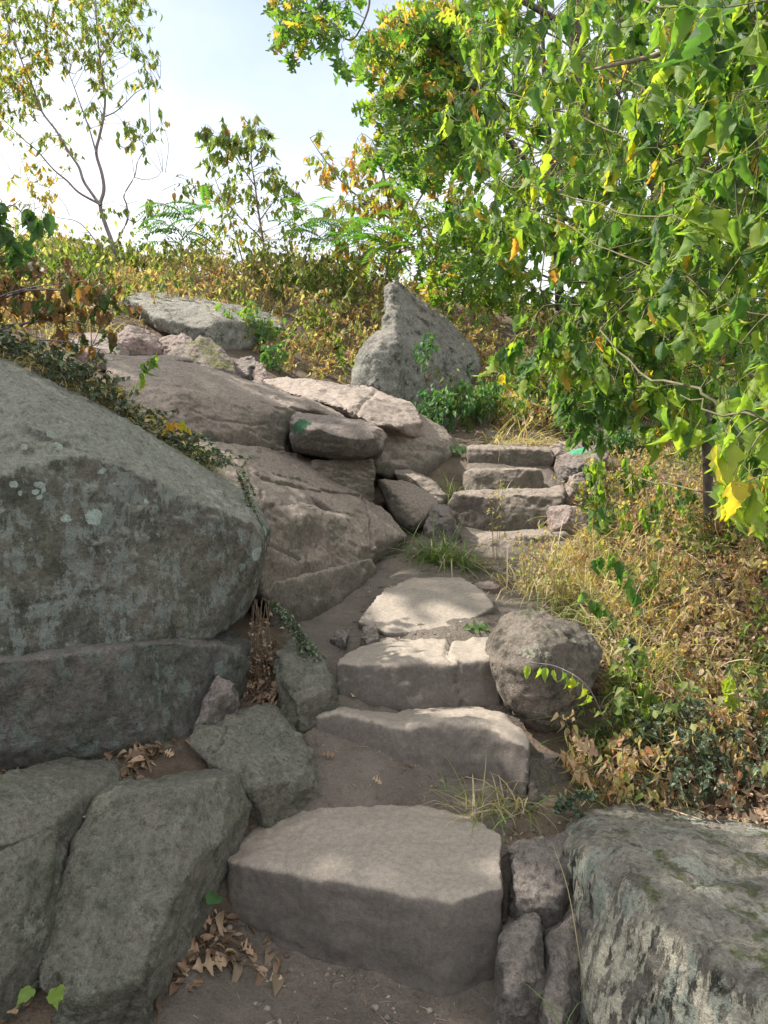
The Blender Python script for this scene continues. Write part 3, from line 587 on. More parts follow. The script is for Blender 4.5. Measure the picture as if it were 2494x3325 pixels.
rock('packing_stone', 'little stone half buried behind the packed column', [([(548,828,2.55),(560,820,2.6),(572,826,2.58),(570,836,2.5)], .1)], M_SMALL, vox=.010, smooth=3, amp=.008, fr=6, group=G_)

# --- upper left and back rocks
rock('boulder', 'pointed grey boulder like a shark fin behind the ledge', [
 ([(388,284,7.6),(391,280,7.65),(399,281,7.75),(416,298,7.9),(442,318,8.0),(473,342,8.1),(481,362,8.0),(468,384,7.7),(408,398,7.15),(396,338,7.12),(384,318,7.45),(383,345,7.2),(392,392,7.1)], .5),
 ([(350,372,7.25),(358,352,7.2),(364,341,7.25),(378,330,7.35),(392,334,7.15),(400,345,7.1),(406,396,7.08),(377,389,7.0),(352,384,7.1),(375,350,7.05)], .5)],
 M_SPECK, cuts=2, facets=24, fstr=.35, vox=.018, smooth=2, amp=.022, fr=3, cat='boulder', chip=.008)[0].data.materials.__setitem__(0, rock_mat('fin_boulder', c1=(.17, .17, .15), c2=(.26, .255, .23), dark=(.03, .03, .025), speck=.9, lichen=.7, lich_c=(.34, .35, .31), lscale=30, seed=8, dust_toplight=.4))
rock('boulder', 'long flat boulder with a pale top on the grassy slope', [
 ([(121,300,8.1),(139,291,8.5),(176,292,8.8),(237,305,8.9),(275,317,8.9),(285,328,8.5),(262,333,8.0),(217,341,7.4),(196,333,7.35),(153,315,7.5),(135,305,7.7),(205,312,7.6),(255,325,7.9)], .8)],
 M_SPECK, vox=.025, smooth=3, amp=.03, fr=2.4, cat='boulder')
K_ = 'broken stones above the upper ledge'
rock('broken_stone', 'pink angular stone with a high left corner, above the ledge', [([(112,342,6.9),(118,332,7.0),(131,326,7.05),(160,338,7.15),(165,351,7.0),(140,352,6.85),(121,350,6.8),(133,333,6.85)], .4)], M_PINK, vox=.015, smooth=2, amp=.015, fr=5, group=K_, chip=.012)
rock('broken_stone', 'low pink stone with a pointed right end', [([(160,339,7.1),(184,332,7.2),(193,340,7.15),(188,350,7.0),(165,353,6.95)], .35)], M_PINK, vox=.015, smooth=2, amp=.015, fr=5, group=K_, chip=.012)
rock('broken_stone', 'mossy topped stone shaped like a low gable', [([(162,361,6.5),(176,347,6.7),(200,336,6.85),(216,343,6.8),(226,352,6.75),(237,372,6.5),(205,368,6.35),(190,350,6.55)], .4)], rock_mat('mossy_stone', c1=(.22, .18, .15), c2=(.3, .25, .22), moss=.7, moss_c=(.08, .085, .02), seed=15), vox=.015, smooth=2, amp=.016, fr=5, group=K_, chip=.012)
rock('broken_stone', 'grey blunt stone right of the mossy gable', [([(231,363,6.8),(243,356,6.9),(254,355,6.9),(258,366,6.8),(250,378,6.65),(236,374,6.65)], .3)], M_SMALL, vox=.014, smooth=2, amp=.012, fr=5, group=K_, chip=.01)
rock('broken_stone', 'white faced shard, rightmost above the ledge', [([(250,377,6.7),(257,361,6.8),(262,364,6.78),(271,379,6.7),(262,382,6.6)], .2)], M_PINK, vox=.013, smooth=2, amp=.01, fr=6, group=K_, chip=.01)
rock('flat_stone', 'pale pink bare rock patch behind dry leaves at upper left', [([(64,344,6.2),(80,333,6.6),(110,333,6.8),(122,345,6.5),(118,354,5.9),(86,352,5.8),(66,350,5.9)], .3)], M_PINK, vox=.018, smooth=3, amp=.02, fr=3, cat='rock')
rock('flat_stone', 'dark rock slab hidden behind the top right greenery', [([(548,412,7.2),(575,400,7.5),(640,398,7.6),(668,418,7.2),(650,440,6.8),(580,440,6.8)], .6)], M_DARKST, vox=.02, smooth=4, amp=.02, fr=3, cat='rock')  # dark rock put in to stand for a shaded hollow
# ------------------------------------------------------------ leaf and blade templates (unit length along +Y, normal +Z); stems use tone 0
def _grid_leaf(ts, ws, cols=2, fold=.35, curl=.35, twist=0.0, wave=0.0, petiole=.3, lob=None):
    ts = np.array(ts, float); ws = np.array(ws, float); V = []; UV = []
    m = cols * 2 + 1
    for i, (t, wd) in enumerate(zip(ts, ws)):
        for j in range(m):
            u = (j - cols) / cols; x = u * wd
            z = fold * abs(x) - curl * t * t + wave * math.sin(t * 17 + j * 1.7) * abs(u) * .05
            a = twist * t; V.append((x * math.cos(a) - z * math.sin(a) * 0, t - .25 * curl * t * t, z + x * math.sin(a))); UV.append((u, t, 0))
    Fc = []
    for i in range(len(ts) - 1):
        for j in range(m - 1):
            a, b, c, d = i * m + j, i * m + j + 1, (i + 1) * m + j + 1, (i + 1) * m + j
            Fc += [(a, b, c), (a, c, d)]
    if petiole:
        k = len(V); V += [(-.012, -petiole, petiole * .5), (.012, -petiole, petiole * .5), (.014, .03, 0), (-.014, .03, 0)]; UV += [(0, 0, 1)] * 4
        Fc += [(k, k + 1, k + 2), (k, k + 2, k + 3)]
    return np.array(V), np.array(Fc), np.array(UV, float)
OV_T = [0, .05, .15, .28, .42, .56, .70, .82, .92, 1.0]
OV_W = [.02, .17, .30, .345, .335, .29, .22, .14, .06, .004]
T_OV = [_grid_leaf(OV_T, [w_ * s_ for w_ in OV_W], 2, f_, c_, tw_, wv_, .32) for (s_, f_, c_, tw_, wv_) in
        [(.75, .35, .3, .2, 1), (.8, .9, .5, -.3, 2), (.6, 1.6, .7, .4, 2), (.7, .5, .15, -.5, 1), (.55, 2.2, .4, .8, 2), (.85, .2, .1, .1, 2), (.65, .7, .9, 1.0, 3)]]
LB_T = [0, .04, .12, .22, .32, .42, .50, .60, .66, .76, .86, .94, 1.0]
LB_W = [.05, .22, .34, .40, .52, .30, .26, .34, .22, .20, .12, .06, .004]
T_LOB = [_grid_leaf(LB_T, [w_ * s_ for w_ in LB_W], 2, f_, c_, tw_, 1, .35) for (s_, f_, c_, tw_) in [(.8, .3, .3, .2), (.75, 1.0, .6, -.4), (.7, .6, .2, .5)]]
LN_T = [0, .12, .35, .65, 1.0]; LN_W = [.02, .14, .20, .13, .004]
T_LAN = [_grid_leaf(LN_T, [w_ * s_ for w_ in LN_W], 1, f_, c_, tw_, 0, .15) for (s_, f_, c_, tw_) in [(1, .4, .5, .3), (.8, 1.2, .8, -.6), (1.3, .3, .3, .2), (.9, .8, 1.0, .8)]]
OK_T = [0, .10, .17, .23, .28, .36, .45, .50, .54, .62, .70, .76, .80, .86, .90, 1.0]
OK_W = [.02, .05, .20, .26, .06, .07, .34, .40, .08, .08, .30, .33, .09, .14, .16, .004]
T_OAK = [_grid_leaf(OK_T, [w_ * s_ for w_ in OK_W], 1, f_, c_, tw_, 1, .15) for (s_, f_, c_, tw_) in [(1, .2, .2, .2), (1, .7, .5, -.4), (.9, .4, .9, .5), (1.1, .1, .1, 0)]]
def _frond(np_=11, droop=.5, lw=.2):
    V, Fc, UV = [], [], []
    def rach(t): return np.array([0, t - .2 * droop * t * t, -droop * t * t])
    pts = [rach(t) for t in np.linspace(0, 1, 6)]
    for i in range(5):
        k = len(V); a, b = pts[i], pts[i + 1]
        V += [a + [-.008, 0, 0], a + [.008, 0, 0], b + [.008, 0, 0], b + [-.008, 0, 0]]; UV += [(0, 0, 1)] * 4; Fc += [(k, k + 1, k + 2), (k, k + 2, k + 3)]
    for j in range(np_):
        t = .14 + .86 * j / (np_ - 1); c = rach(t); L = lw * (1 - .35 * abs(t - .5) * 2) * 1.15
        for sgn in (-1, 1):
            k = len(V); dr = np.array([sgn * .86, .25, -.42]); dr /= np.linalg.norm(dr); sd = np.array([0, .05, 0]) * (lw / .2) * .55
            V += [c, c + dr * L * .4 - sd, c + dr * L, c + dr * L * .4 + sd]; UV += [(0, .3, 0)] * 4; Fc += [(k, k + 1, k + 2), (k, k + 2, k + 3)]
    return np.array(V), np.array(Fc), np.array(UV, float)
T_FROND = [_frond(11, .35), _frond(13, .7), _frond(9, .5)]
def _blade(n=6, bend=.6, wd=.02, tw=.3):
    V = []; UV = []; y = z = 0.0
    for i in range(n):
        q = i / (n - 1); th = bend * q ** 1.3
        if i: y += math.cos(th) / (n - 1); z -= math.sin(th) / (n - 1)
        ww = wd * (1 - q ** 1.5) + .0008; a = tw * q
        V += [(-ww * math.cos(a), y, z - ww * math.sin(a)), (ww * math.cos(a), y, z + ww * math.sin(a))]; UV += [(0, q, 0)] * 2
    Fc = []
    for i in range(n - 1): a = 2 * i; Fc += [(a, a + 1, a + 3), (a, a + 3, a + 2)]
    return np.array(V), np.array(Fc), np.array(UV, float)
T_BL = [_blade(5, b_, w_) for (b_, w_) in [(.5, .010), (1.2, .011), (2.1, .009), (.9, .007), (1.6, .013), (2.8, .008)]]

def norm(a): return a / (np.linalg.norm(a, axis=-1, keepdims=True) + 1e-9)
class Mesher:
    def __init__(s): s.V = []; s.F = []; s.T = []; s.U = []; s.n = 0
    def raw(s, V, Fc, tone, U=None):
        s.V.append(V); s.F.append(Fc + s.n); s.n += len(V)
        s.T.append(np.broadcast_to(tone, (len(V),)).copy() if np.ndim(tone) == 0 else tone)
        s.U.append(U if U is not None else np.zeros((len(V), 3)))
    def put(s, temps, pos, dr, nr, size, tone, width=None):
        """many copies of random templates; pos/dr/nr (n,3), size/tone (n,)"""
        pos = np.atleast_2d(pos); n = len(pos)
        if n == 0: return
        dr = norm(np.broadcast_to(dr, (n, 3))); nr = np.broadcast_to(nr, (n, 3)); size = np.broadcast_to(size, (n,)); tone = np.broadcast_to(tone, (n,))
        X = norm(np.cross(dr, nr)); Z = np.cross(X, dr)
        pick = rng.integers(0, len(temps), n)
        wd = np.ones(n) if width is None else width
        for k, (tv, tf, tu) in enumerate(temps):
            i = np.where(pick == k)[0]
            if not len(i): continue
            v = (tv[None, :, 0:1] * X[i][:, None] * wd[i][:, None, None] + tv[None, :, 1:2] * dr[i][:, None] + tv[None, :, 2:3] * Z[i][:, None]) * size[i][:, None, None] + pos[i][:, None]
            f = (tf[None] + (np.arange(len(i)) * len(tv))[:, None, None]).reshape(-1, 3)
            stem = tu[:, 2] > .5
            tn = np.repeat(tone[i], len(tv)) * np.tile(np.where(stem, .0, 1.0), len(i))
            s.raw(v.reshape(-1, 3), f, tn, np.tile(tu, (len(i), 1)))
    def tube(s, pts, r0, r1, sides=5, tone=0.0, res=3, jit=0.0):
        pts = np.array(pts, float)
        if len(pts) > 2 and res > 1: pts = catmull(pts, res)
        if jit: pts[1:-1] += rng.normal(0, jit, pts[1:-1].shape)
        n = len(pts); rr = np.linspace(r0, r1, n)
        tg = norm(np.gradient(pts, axis=0)); ref = np.where(np.abs(tg[:, 2:3]) > .9, [[1., 0, 0]], [[0, 0, 1.]])
        a = norm(np.cross(tg, ref)); b = np.cross(tg, a)
        th = np.linspace(0, 2 * np.pi, sides, endpoint=False)
        V = pts[:, None] + rr[:, None, None] * (np.cos(th)[None, :, None] * a[:, None] + np.sin(th)[None, :, None] * b[:, None])
        Fc = []
        i = np.arange(n - 1)[:, None] * sides; j = np.arange(sides)[None]; j2 = (j + 1) % sides
        A, B, C, D = i + j, i + j2, i + sides + j2, i + sides + j
        Fc = np.concatenate([np.stack([A, B, C], -1).reshape(-1, 3), np.stack([A, C, D], -1).reshape(-1, 3)])
        s.raw(V.reshape(-1, 3), Fc, tone); return pts
    def obj(s, name, mat, parent=None, origin=None):
        if not s.V: return None
        V = np.concatenate(s.V); Fc = np.concatenate(s.F)
        return mesh_obj(name, V, Fc, mat, parent, True, {'tone': ('FLOAT', np.concatenate(s.T)), 'luv': ('FLOAT_VECTOR', np.concatenate(s.U))}, origin)
def catmull(p, res):
    q = np.r_[[2 * p[0] - p[1]], p, [2 * p[-1] - p[-2]]]; out_ = []
    for i in range(1, len(q) - 2):
        for t in np.arange(res) / res:
            out_.append(.5 * (2 * q[i] + (q[i+1] - q[i-1]) * t + (2*q[i-1] - 5*q[i] + 4*q[i+1] - q[i+2]) * t*t + (-q[i-1] + 3*q[i] - 3*q[i+1] + q[i+2]) * t**3))
    out_.append(q[-2]); return np.array(out_)
def rdir(n, zbias=0.0, zs=1.0):
    v = rng.normal(0, 1, (n, 3)); v[:, 2] = v[:, 2] * zs + zbias; return norm(v)
def inpoly_pts(poly, n, dlo, dhi, f=None):
    xs_ = [p[0] for p in poly]; ys_ = [p[1] for p in poly]; out_ = []
    while len(out_) < n:
        x = rng.uniform(min(xs_), max(xs_), 400); y = rng.uniform(min(ys_), max(ys_), 400)
        k = inpoly(x, y, poly)
        for a, b in zip(x[k], y[k]):
            d = rng.uniform(dlo, dhi) if f is None else f(a, b) * rng.uniform(dlo, dhi)
            out_.append(P(a, b, d))
            if len(out_) >= n: break
    return np.array(out_[:n])

# ------------------------------------------------------------ plant materials
BR = (.10, .07, .05)
LM_NEAR = leaf_mat('near_leaf', [(0, (.20, .22, .07)), (.06, (.20, .22, .07)), (.08, (.045, .105, .045)), (.3, (.09, .17, .05)), (.55, (.16, .25, .06)), (.80, (.27, .34, .06)), (.90, (.36, .34, .05)), (.95, (.48, .33, .06)), (1, (.42, .20, .07))], .52, 1.9, True, .55)
LM_OAK = leaf_mat('oak_leaf', [(0, BR), (.05, BR), (.08, (.05, .12, .035)), (.6, (.125, .205, .05)), (.85, (.23, .28, .06)), (1, (.42, .20, .08))], .48, 1.9, False)
LM_TREE = leaf_mat('sapling_leaf', [(0, BR), (.05, BR), (.08, (.12, .18, .08)), (.5, (.20, .25, .09)), (.72, (.27, .24, .06)), (.86, (.44, .28, .09)), (1, (.42, .17, .09))], .5, 1.7, False)
LM_FROND = leaf_mat('compound_leaf', [(0, BR), (.05, BR), (.08, (.05, .13, .05)), (.8, (.10, .23, .05)), (1, (.30, .30, .05))], .45, 1.8, False)
LM_BRUSH = leaf_mat('brush_leaf', [(0, (.20, .15, .12)), (.05, (.20, .15, .12)), (.08, (.07, .12, .03)), (.35, (.18, .24, .06)), (.5, (.36, .34, .17)), (.68, (.50, .39, .28)), (.86, (.38, .24, .175)), (.95, (.30, .15, .10)), (1, (.46, .21, .11))], .5, 1.4, False, .6)
LM_GRASS = leaf_mat('grass_blade', [(0, (.30, .24, .14)), (.1, (.07, .13, .035)), (.4, (.16, .23, .06)), (.55, (.42, .37, .21)), (.8, (.55, .45, .31)), (1, (.44, .30, .19))], .35, 1.25, False, .5)
LM_LITTER = leaf_mat('fallen_leaf', [(0, (.2, .15, .1)), (.2, (.15, .09, .06)), (.5, (.27, .17, .11)), (.8, (.40, .28, .19)), (1, (.48, .40, .30))], .12, 1.1, False, .6)
LM_HERB = leaf_mat('herb_leaf', [(0, (.10, .10, .05)), (.05, (.10, .10, .05)), (.08, (.06, .15, .08)), (.6, (.13, .25, .09)), (.85, (.24, .34, .06)), (1, (.52, .44, .08))], .42, 1.5, False, .5)
LM_DKWEED = leaf_mat('bead_weed', [(0, (.12, .09, .06)), (.05, (.12, .09, .06)), (.08, (.035, .06, .035)), (.6, (.09, .13, .085)), (1, (.26, .30, .21))], .25, 1.3, False, .6)
M_BARK_G = bark_mat('grey_bark', (.14, .115, .10), (.26, .22, .19))
M_BARK_P = bark_mat('purple_brown_bark', (.16, .13, .145), (.28, .235, .25))
M_TWIG = bark_mat('twig_bark', (.10, .10, .05), (.19, .17, .09))
M_BARK_D = bark_mat('dark_bark', (.05, .04, .035), (.11, .09, .075))
M_BARK_L = bark_mat('pale_bark', (.17, .135, .10), (.30, .25, .20))

class Plant:
    def __init__(s, name, label, cat, base, group=None):
        s.root = empty(name, base, label, cat, group); s.base = np.array(base, float)
        s.w = Mesher(); s.l = Mesher(); s.t = Mesher(); s.pts = []; s.maxl = 1.3
    def limb(s, pts, r0, r1, sides=6, res=4, jit=0.0):
        tw = getattr(s, 'twiggy', False) and r0 <= .0125
        q = (s.t if tw else s.w).tube(pts, r0 * (.7 if tw else 1), r1 * .8, sides, 0, res, .008 if tw else jit); s.pts.append(q); return q
    def sprays(s, centers, rad, nsub, nleaf, temps, size, tone, hang=.0, twr=.006, link=1.0, sub_down=.2, zone=None, wvar=.0):
        """each centre gets a twig from the nearest limb, sub-twigs round it and leaves along them"""
        base_pts = np.concatenate(s.pts)
        for ci, c in enumerate(centers):
            rr = rad * rng.uniform(.6, 1.3)
            dd = np.linalg.norm((base_pts - c) * [1, 1, 1], axis=1) + .35 * np.maximum(0, base_pts[:, 2] - c[2] + .1)
            q = base_pts[np.argmin(dd)]
            L = np.linalg.norm(c - q)
            if L > s.maxl * (1 if abs(c[0] - q[0]) + abs(c[1] - q[1]) > .4 * L else .5): continue
            if L > .001:
                mid = (q + c) / 2 + rng.normal(0, .06 * L, 3) + [0, 0, .10 * L]
                s.t.tube([q, mid, c], twr * link * (1 + L * .3), twr * .5, 4, 0, 3)
            main = norm(c - q + rng.normal(0, .15, 3))
            for k in range(nsub):
                d = norm(main * .6 + rng.normal(0, .6, 3) - [0, 0, sub_down])
                e = c + d * rr; m_ = (c + e) / 2 + rng.normal(0, .1 * rr, 3) + [0, 0, .08 * rr]
                tp = s.t.tube([c, m_, e], twr * .6, twr * .25, 3, 0, 3)
                t = rng.uniform(.1, 1, nleaf); idx = t * (len(tp) - 1); i0 = np.minimum(idx.astype(int), len(tp) - 2); fr_ = (idx - i0)[:, None]
                pos = tp[i0] * (1 - fr_) + tp[i0 + 1] * fr_
                side = rdir(nleaf)
                sz = size * rng.uniform(.6, 1.25, nleaf)
                dr = norm(side * (1 - hang) + np.array([0, 0, -1.0]) * (hang * 1.3 + .15) + d * .25)
                tn = tone(nleaf, c) if callable(tone) else rng.uniform(tone[0], tone[1], nleaf)
                s.l.put(temps, pos + dr * (sz * .2)[:, None], dr, rdir(nleaf, .5 * (1 - hang)), sz, tn)
    def finish(s, wm, lm, wname='trunk', lname='crown'):
        for o in (s.w.obj(wname, wm, s.root, s.base), s.t.obj('twigs', M_TWIG, s.root, s.base), s.l.obj(lname, lm, s.root, s.base)):
            if o: o.location = (0, 0, 0)
        return s.root
def tones(a, b, frac=0.0, c=0.9, d=1.0, clump=0.0):
    def f(n, cc=None):
        t = rng.uniform(a, b, n); fr_ = frac
        if clump and cc is not None: fr_ = frac + clump * max(0, float(noise3(np.array([cc * .9 + 5]))[0]))
        k = rng.uniform(0, 1, n) < fr_; t[k] = rng.uniform(c, d, k.sum()); return t
    return f
def I1(L, d):  # sketch coordinates of the upper left quarter
    return [P(x * .232, y * .232, d + (q[2] if len(q) > 2 else 0)) for q in L for x, y in [q[:2]]]
def S2(x, y): return (338.7 + x * .2588, y * .2588)
def I2(L, d): return [P(*S2(q[0], q[1]), d + (q[2] if len(q) > 2 else 0)) for q in L]

# ------------------------------------------------------------ trees on the ridge, left
t = Plant('sapling_tree', 'thin forked tree with drooping yellow green leaves on the left ridge', 'tree', P(115, 262, 10.8)); t.maxl = .8
D0 = 10.8
t.limb(I1([(492,1150),(490,1080),(478,1030),(452,960),(432,885),(448,820),(440,750),(415,660),(428,590),(447,500),(452,400),(430,250),(418,120),(410,-20),(405,-200)], D0), 0.0346, 0.0084, 7)
t.limb(I1([(432,885),(400,840),(360,780),(340,720),(300,660),(240,560),(180,480),(140,370),(100,280),(60,170),(20,60),(0,-60)], D0 - .3), 0.0230, 0.0056)
t.limb(I1([(430,880),(340,830),(290,780),(230,730),(160,650),(100,600),(40,540),(-40,470)], D0 + .3), 0.0187, 0.0042)
t.limb(I1([(488,1070),(510,1030),(550,945),(545,880),(535,840),(580,760),(592,700),(625,640),(650,580)], D0 + .2), 0.0173, 0.0035)
t.limb(I1([(550,945),(590,955),(640,900),(690,860),(700,820)], D0 + .2), 0.0072, 0.0021, 4)
t.limb(I1([(580,765),(630,775),(680,760),(700,740),(760,760)], D0), 0.0058, 0.0021, 4)
t.limb(I1([(447,505),(500,480),(545,440),(585,400),(640,370),(690,340)], D0 + .4), 0.0101, 0.0028, 5)
t.limb(I1([(385,555),(350,460),(310,350),(260,230),(200,120)], D0 - .2), 0.0101, 0.0028, 5)
t.limb(I1([(415,660),(385,555)], D0 - .1), 0.0144, 0.0098, 5)
t.limb(I1([(430,250),(500,150),(560,60),(600,-20)], D0), 0.0101, 0.0035, 5)
t.limb(I1([(488,1090),(430,1060),(370,985),(320,950),(240,935),(120,885)], D0 - .2), 0.0115, 0.0028, 5)
t.limb(I1([(300,930),(270,870),(180,800),(60,760)], D0 - .2), 0.0050, 0.0021, 4)
t.limb(I1([(180,480),(100,440),(20,400),(-40,380)], D0 - .2), 0.0072, 0.0028, 4)
def reg(poly, n, d0, dj): return inpoly_pts([(x * .232, y * .232) for x, y in poly], n, d0 - dj, d0 + dj)
tn = tones(.08, .5, .16, .6, .95, .4)
for poly, n in [([(-60,-60),(640,-60),(625,110),(560,170),(420,260),(200,290),(0,230),(-60,200)], 185), ([(560,180),(700,180),(725,300),(650,390),(520,400)], 17), ([(500,480),(660,490),(780,510),(740,560),(640,650),(500,600)], 15),
                ([(-60,250),(130,300),(200,340),(190,420),(60,520),(-60,560)], 60), ([(0,540),(150,600),(60,680)], 5), ([(140,520),(310,540),(300,650),(180,670)], 8), ([(290,430),(430,420),(440,560),(330,500)], 7), ([(340,270),(560,280),(540,420),(430,440)], 12),
                ([(470,870),(690,880),(640,960),(480,930)], 6), ([(720,730),(840,760),(830,840),(740,800)], 6), ([(640,830),(700,800),(690,960),(630,920)], 5)]:
    t.sprays(reg(poly, n, D0, .7), .20, 2, 6, T_LAN, .10, tn, hang=.72, twr=.0035)
t.sprays(reg([(40,680),(300,720),(300,1000),(100,1060),(30,900)], 26, D0, .5), .16, 2, 4, T_LAN, .10, tones(.5, 1.0), hang=.6, twr=.004)
t.finish(M_BARK_P, LM_TREE)

t = Plant('sapling_tree', 'slim upright sapling with pointed leafy top in the middle of the ridge', 'tree', P(267, 275, 11.2))
D0 = 11.2
t.limb(I1([(1152,1190),(1140,1080),(1115,920),(1098,790),(1082,680),(1095,590),(1110,510)], D0), .022, .005, 6)
t.limb(I1([(1098,800),(1030,700),(985,620),(975,540)], D0), .010, .003, 4)
t.limb(I1([(1120,950),(1200,850),(1290,830)], D0), .010, .003, 4)
t.limb(I1([(1130,1030),(1000,900),(930,780),(890,590)], D0 + .2), .010, .003, 4)
t.limb(I1([(1060,1180),(1010,1000),(960,870),(900,800)], D0 + .3), .012, .003, 4)
t.sprays(reg([(880,580),(920,560),(960,600),(1000,640),(980,760),(900,780)], 14, D0, .35), .20, 2, 6, T_LAN, .14, tones(.08, .45, .1), hang=.75, twr=.004)
t.sprays(reg([(960,540),(985,530),(1010,640),(980,640)], 5, D0, .2), .16, 2, 6, T_LAN, .14, tones(.08, .4, .1), hang=.75, twr=.004)
t.sprays(reg([(1020,520),(1120,490),(1165,560),(1130,680),(1040,680)], 15, D0, .3), .18, 2, 6, T_LAN, .14, tones(.08, .45, .15), hang=.75, twr=.004)
t.sprays(reg([(900,760),(1100,700),(1240,720),(1340,860),(1260,900),(1000,850),(890,860)], 42, D0, .5), .20, 2, 6, T_LAN, .11, tones(.10, .6, .12, .7, .95), hang=.7, twr=.004)
t.sprays(reg([(860,850),(1300,880),(1290,1170),(880,1170)], 66, D0, .7), .22, 2, 5, T_LAN, .10, tones(.2, .75, .15, .8, 1), hang=.6, twr=.004)
t.finish(M_BARK_P, LM_TREE)

# compound leaved saplings on the ridge
def frondtree(label, base, limbs, tips, nf, size, tone=(.1, .8), nm='compound_leaf_sapling'):
    t = Plant(nm, label, 'sapling', base)
    for L, r in limbs: t.limb(L, r, r * .4, 5)
    for c in tips:
        a = rng.uniform(0, 6.28, nf); dr = np.c_[np.cos(a), np.sin(a) * .7, rng.uniform(-.15, .55, nf)]
        t.l.put(T_FROND, np.repeat([c], nf, 0) + rng.normal(0, .02, (nf, 3)), dr, np.repeat([[0, 0, 1.]], nf, 0) + rng.normal(0, .2, (nf, 3)), size * rng.uniform(.7, 1.2, nf), rng.uniform(*tone, nf))
    t.finish(M_BARK_G, LM_FROND, 'stem', 'fronds')
b0 = P(183, 268, 9.6)
frondtree('feathery compound leaved sapling right of the forked tree', b0, [(I1([(790,1160),(780,1060),(790,1010)], 9.6), .012), (I1([(790,1030),(860,950),(880,900)], 9.6), .008), (I1([(785,1020),(740,960),(700,880)], 9.6), .008), (I1([(785,1060),(700,1000),(660,960)], 9.6), .006)],
          I1([(700,880),(880,900),(800,930),(720,960),(690,1040),(850,960),(780,1010)], 9.6), 7, .42)
b0 = P(312, 280, 10)
frondtree('feathery sapling between pointed sapling and oak on the ridge', b0, [(I1([(1300,1170),(1330,1060),(1360,960)], 10), .012), (I1([(1330,1060),(1400,1000),(1440,960)], 10), .007)],
          I1([(1360,950),(1440,950),(1300,980),(1400,1040),(1460,1010),(1330,900)], 10), 8, .40)
b0 = P(385, 285, 9.2)
frondtree('bright green sumac with long arching fronds behind the fin boulder', b0, [(I2([(180,1080),(200,950),(230,850)], 9.2), .014), (I2([(200,950),(130,880)], 9.2), .008), (I2([(210,900),(300,800)], 9.2), .008), (I2([(200,980),(90,940)], 9.2), .008)],
          I2([(230,840),(130,880),(300,790),(90,940),(340,840),(200,960),(260,720),(150,1000),(60,860)], 9.2), 7, .48, (.3, 1.0), 'sumac')

# ------------------------------------------------------------ oaks and woods to the right
def reg2(poly, n, dlo, dhi): return inpoly_pts([S2(x, y) for x, y in poly], n, dlo, dhi)
t = Plant('oak_tree', 'oak reaching left over the path with jagged lobed leaves', 'tree', P(600, 330, 8.6))
t.limb([P(600, 345, 8.6), P(597, 250, 8.4), P(585, 150, 8.1), P(575, 40, 7.8), P(570, -80, 7.4), P(560, -180, 6.8)], .10, .05, 8)
t.limb([P(590, 200, 8.3), P(530, 165, 8.0), P(475, 90, 7.6), P(440, 75, 7.4), P(395, 72, 7.2)], .04, .010, 6)
t.limb([P(585, 170, 8.2), P(520, 120, 7.6), P(455, 60, 7.2), P(400, 20, 7.0)], .035, .010, 6)
t.limb([P(590, 230, 8.3), P(530, 200, 7.9), P(470, 160, 7.6), P(415, 130, 7.4)], .03, .008, 6)
t.limb([P(575, 30, 7.8), P(500, -10, 7.2), P(430, -30, 6.6), P(390, -50, 6.0)], .035, .010, 6)
t.limb([P(390, -50, 6.0), P(372, -20, 5.6), P(368, 10, 5.4), P(352, 40, 5.3), P(330, 25, 5.2)], .012, .004, 5)
t.limb([P(390, -50, 6.0), P(340, -20, 5.4), P(318, 8, 5.2), P(290, 15, 5.1)], .014, .004, 5)
t.sprays(reg2([(60,190),(110,140),(300,90),(420,-20),(520,0),(600,200),(560,520),(420,640),(230,620),(180,560),(90,440),(170,330)], 150, 6.8, 8.6), .24, 2, 6, T_OAK, .17, tones(.08, .75, .10, .85, 1), hang=.35, twr=.005)
t.sprays(reg2([(170,90),(360,10),(420,200),(330,330),(260,240)], 40, 7.0, 8.4), .24, 2, 5, T_OAK, .16, tones(.5, .9, .4, .9, 1), hang=.35, twr=.005)
t.sprays(inpoly_pts([(270,-10),(330,-10),(352,10),(350,42),(335,48),(300,42),(282,18)], 20, 5.0, 5.5), .13, 2, 5, T_OAK, .125, tones(.08, .7, .12, .85, 1), hang=.35, twr=.003)
t.finish(M_BARK_D, LM_OAK)
t = Plant('oak_sapling', 'low young oak with bright lobed leaves right of the fin boulder', 'sapling', P(470, 318, 8.6))
t.limb([P(472, 325, 8.6), P(470, 270, 8.6), P(460, 225, 8.5), P(450, 190, 8.5)], .02, .006, 6)
t.limb([P(470, 270, 8.6), P(505, 240, 8.3), P(540, 225, 8.1)], .012, .004, 5)
t.limb([P(470, 290, 8.6), P(430, 262, 8.4), P(400, 268, 8.3)], .010, .004, 5)
t.sprays(reg2([(300,850),(420,820),(620,850),(760,900),(740,1060),(620,1180),(420,1130),(280,1010),(360,960)], 60, 7.9, 8.9), .22, 2, 6, T_OAK, .15, tones(.3, .8, .1, .85, 1), hang=.35, twr=.004)
t.finish(M_BARK_G, LM_OAK)
def leafy(label, name, base, limbs, polys, size, temps, tn, mat, bark, d, rad=.28, hang=.55, nsub=2, nl=6, cat='tree'):
    t = Plant(name, label, cat, base)
    for L, r in limbs: t.limb(L, r, r * .35, 6)
    for poly, n in polys: t.sprays(inpoly_pts(poly, n, d[0], d[1]), rad, nsub, nl, temps, size, tn, hang=hang, twr=.006)
    t.finish(bark, mat)
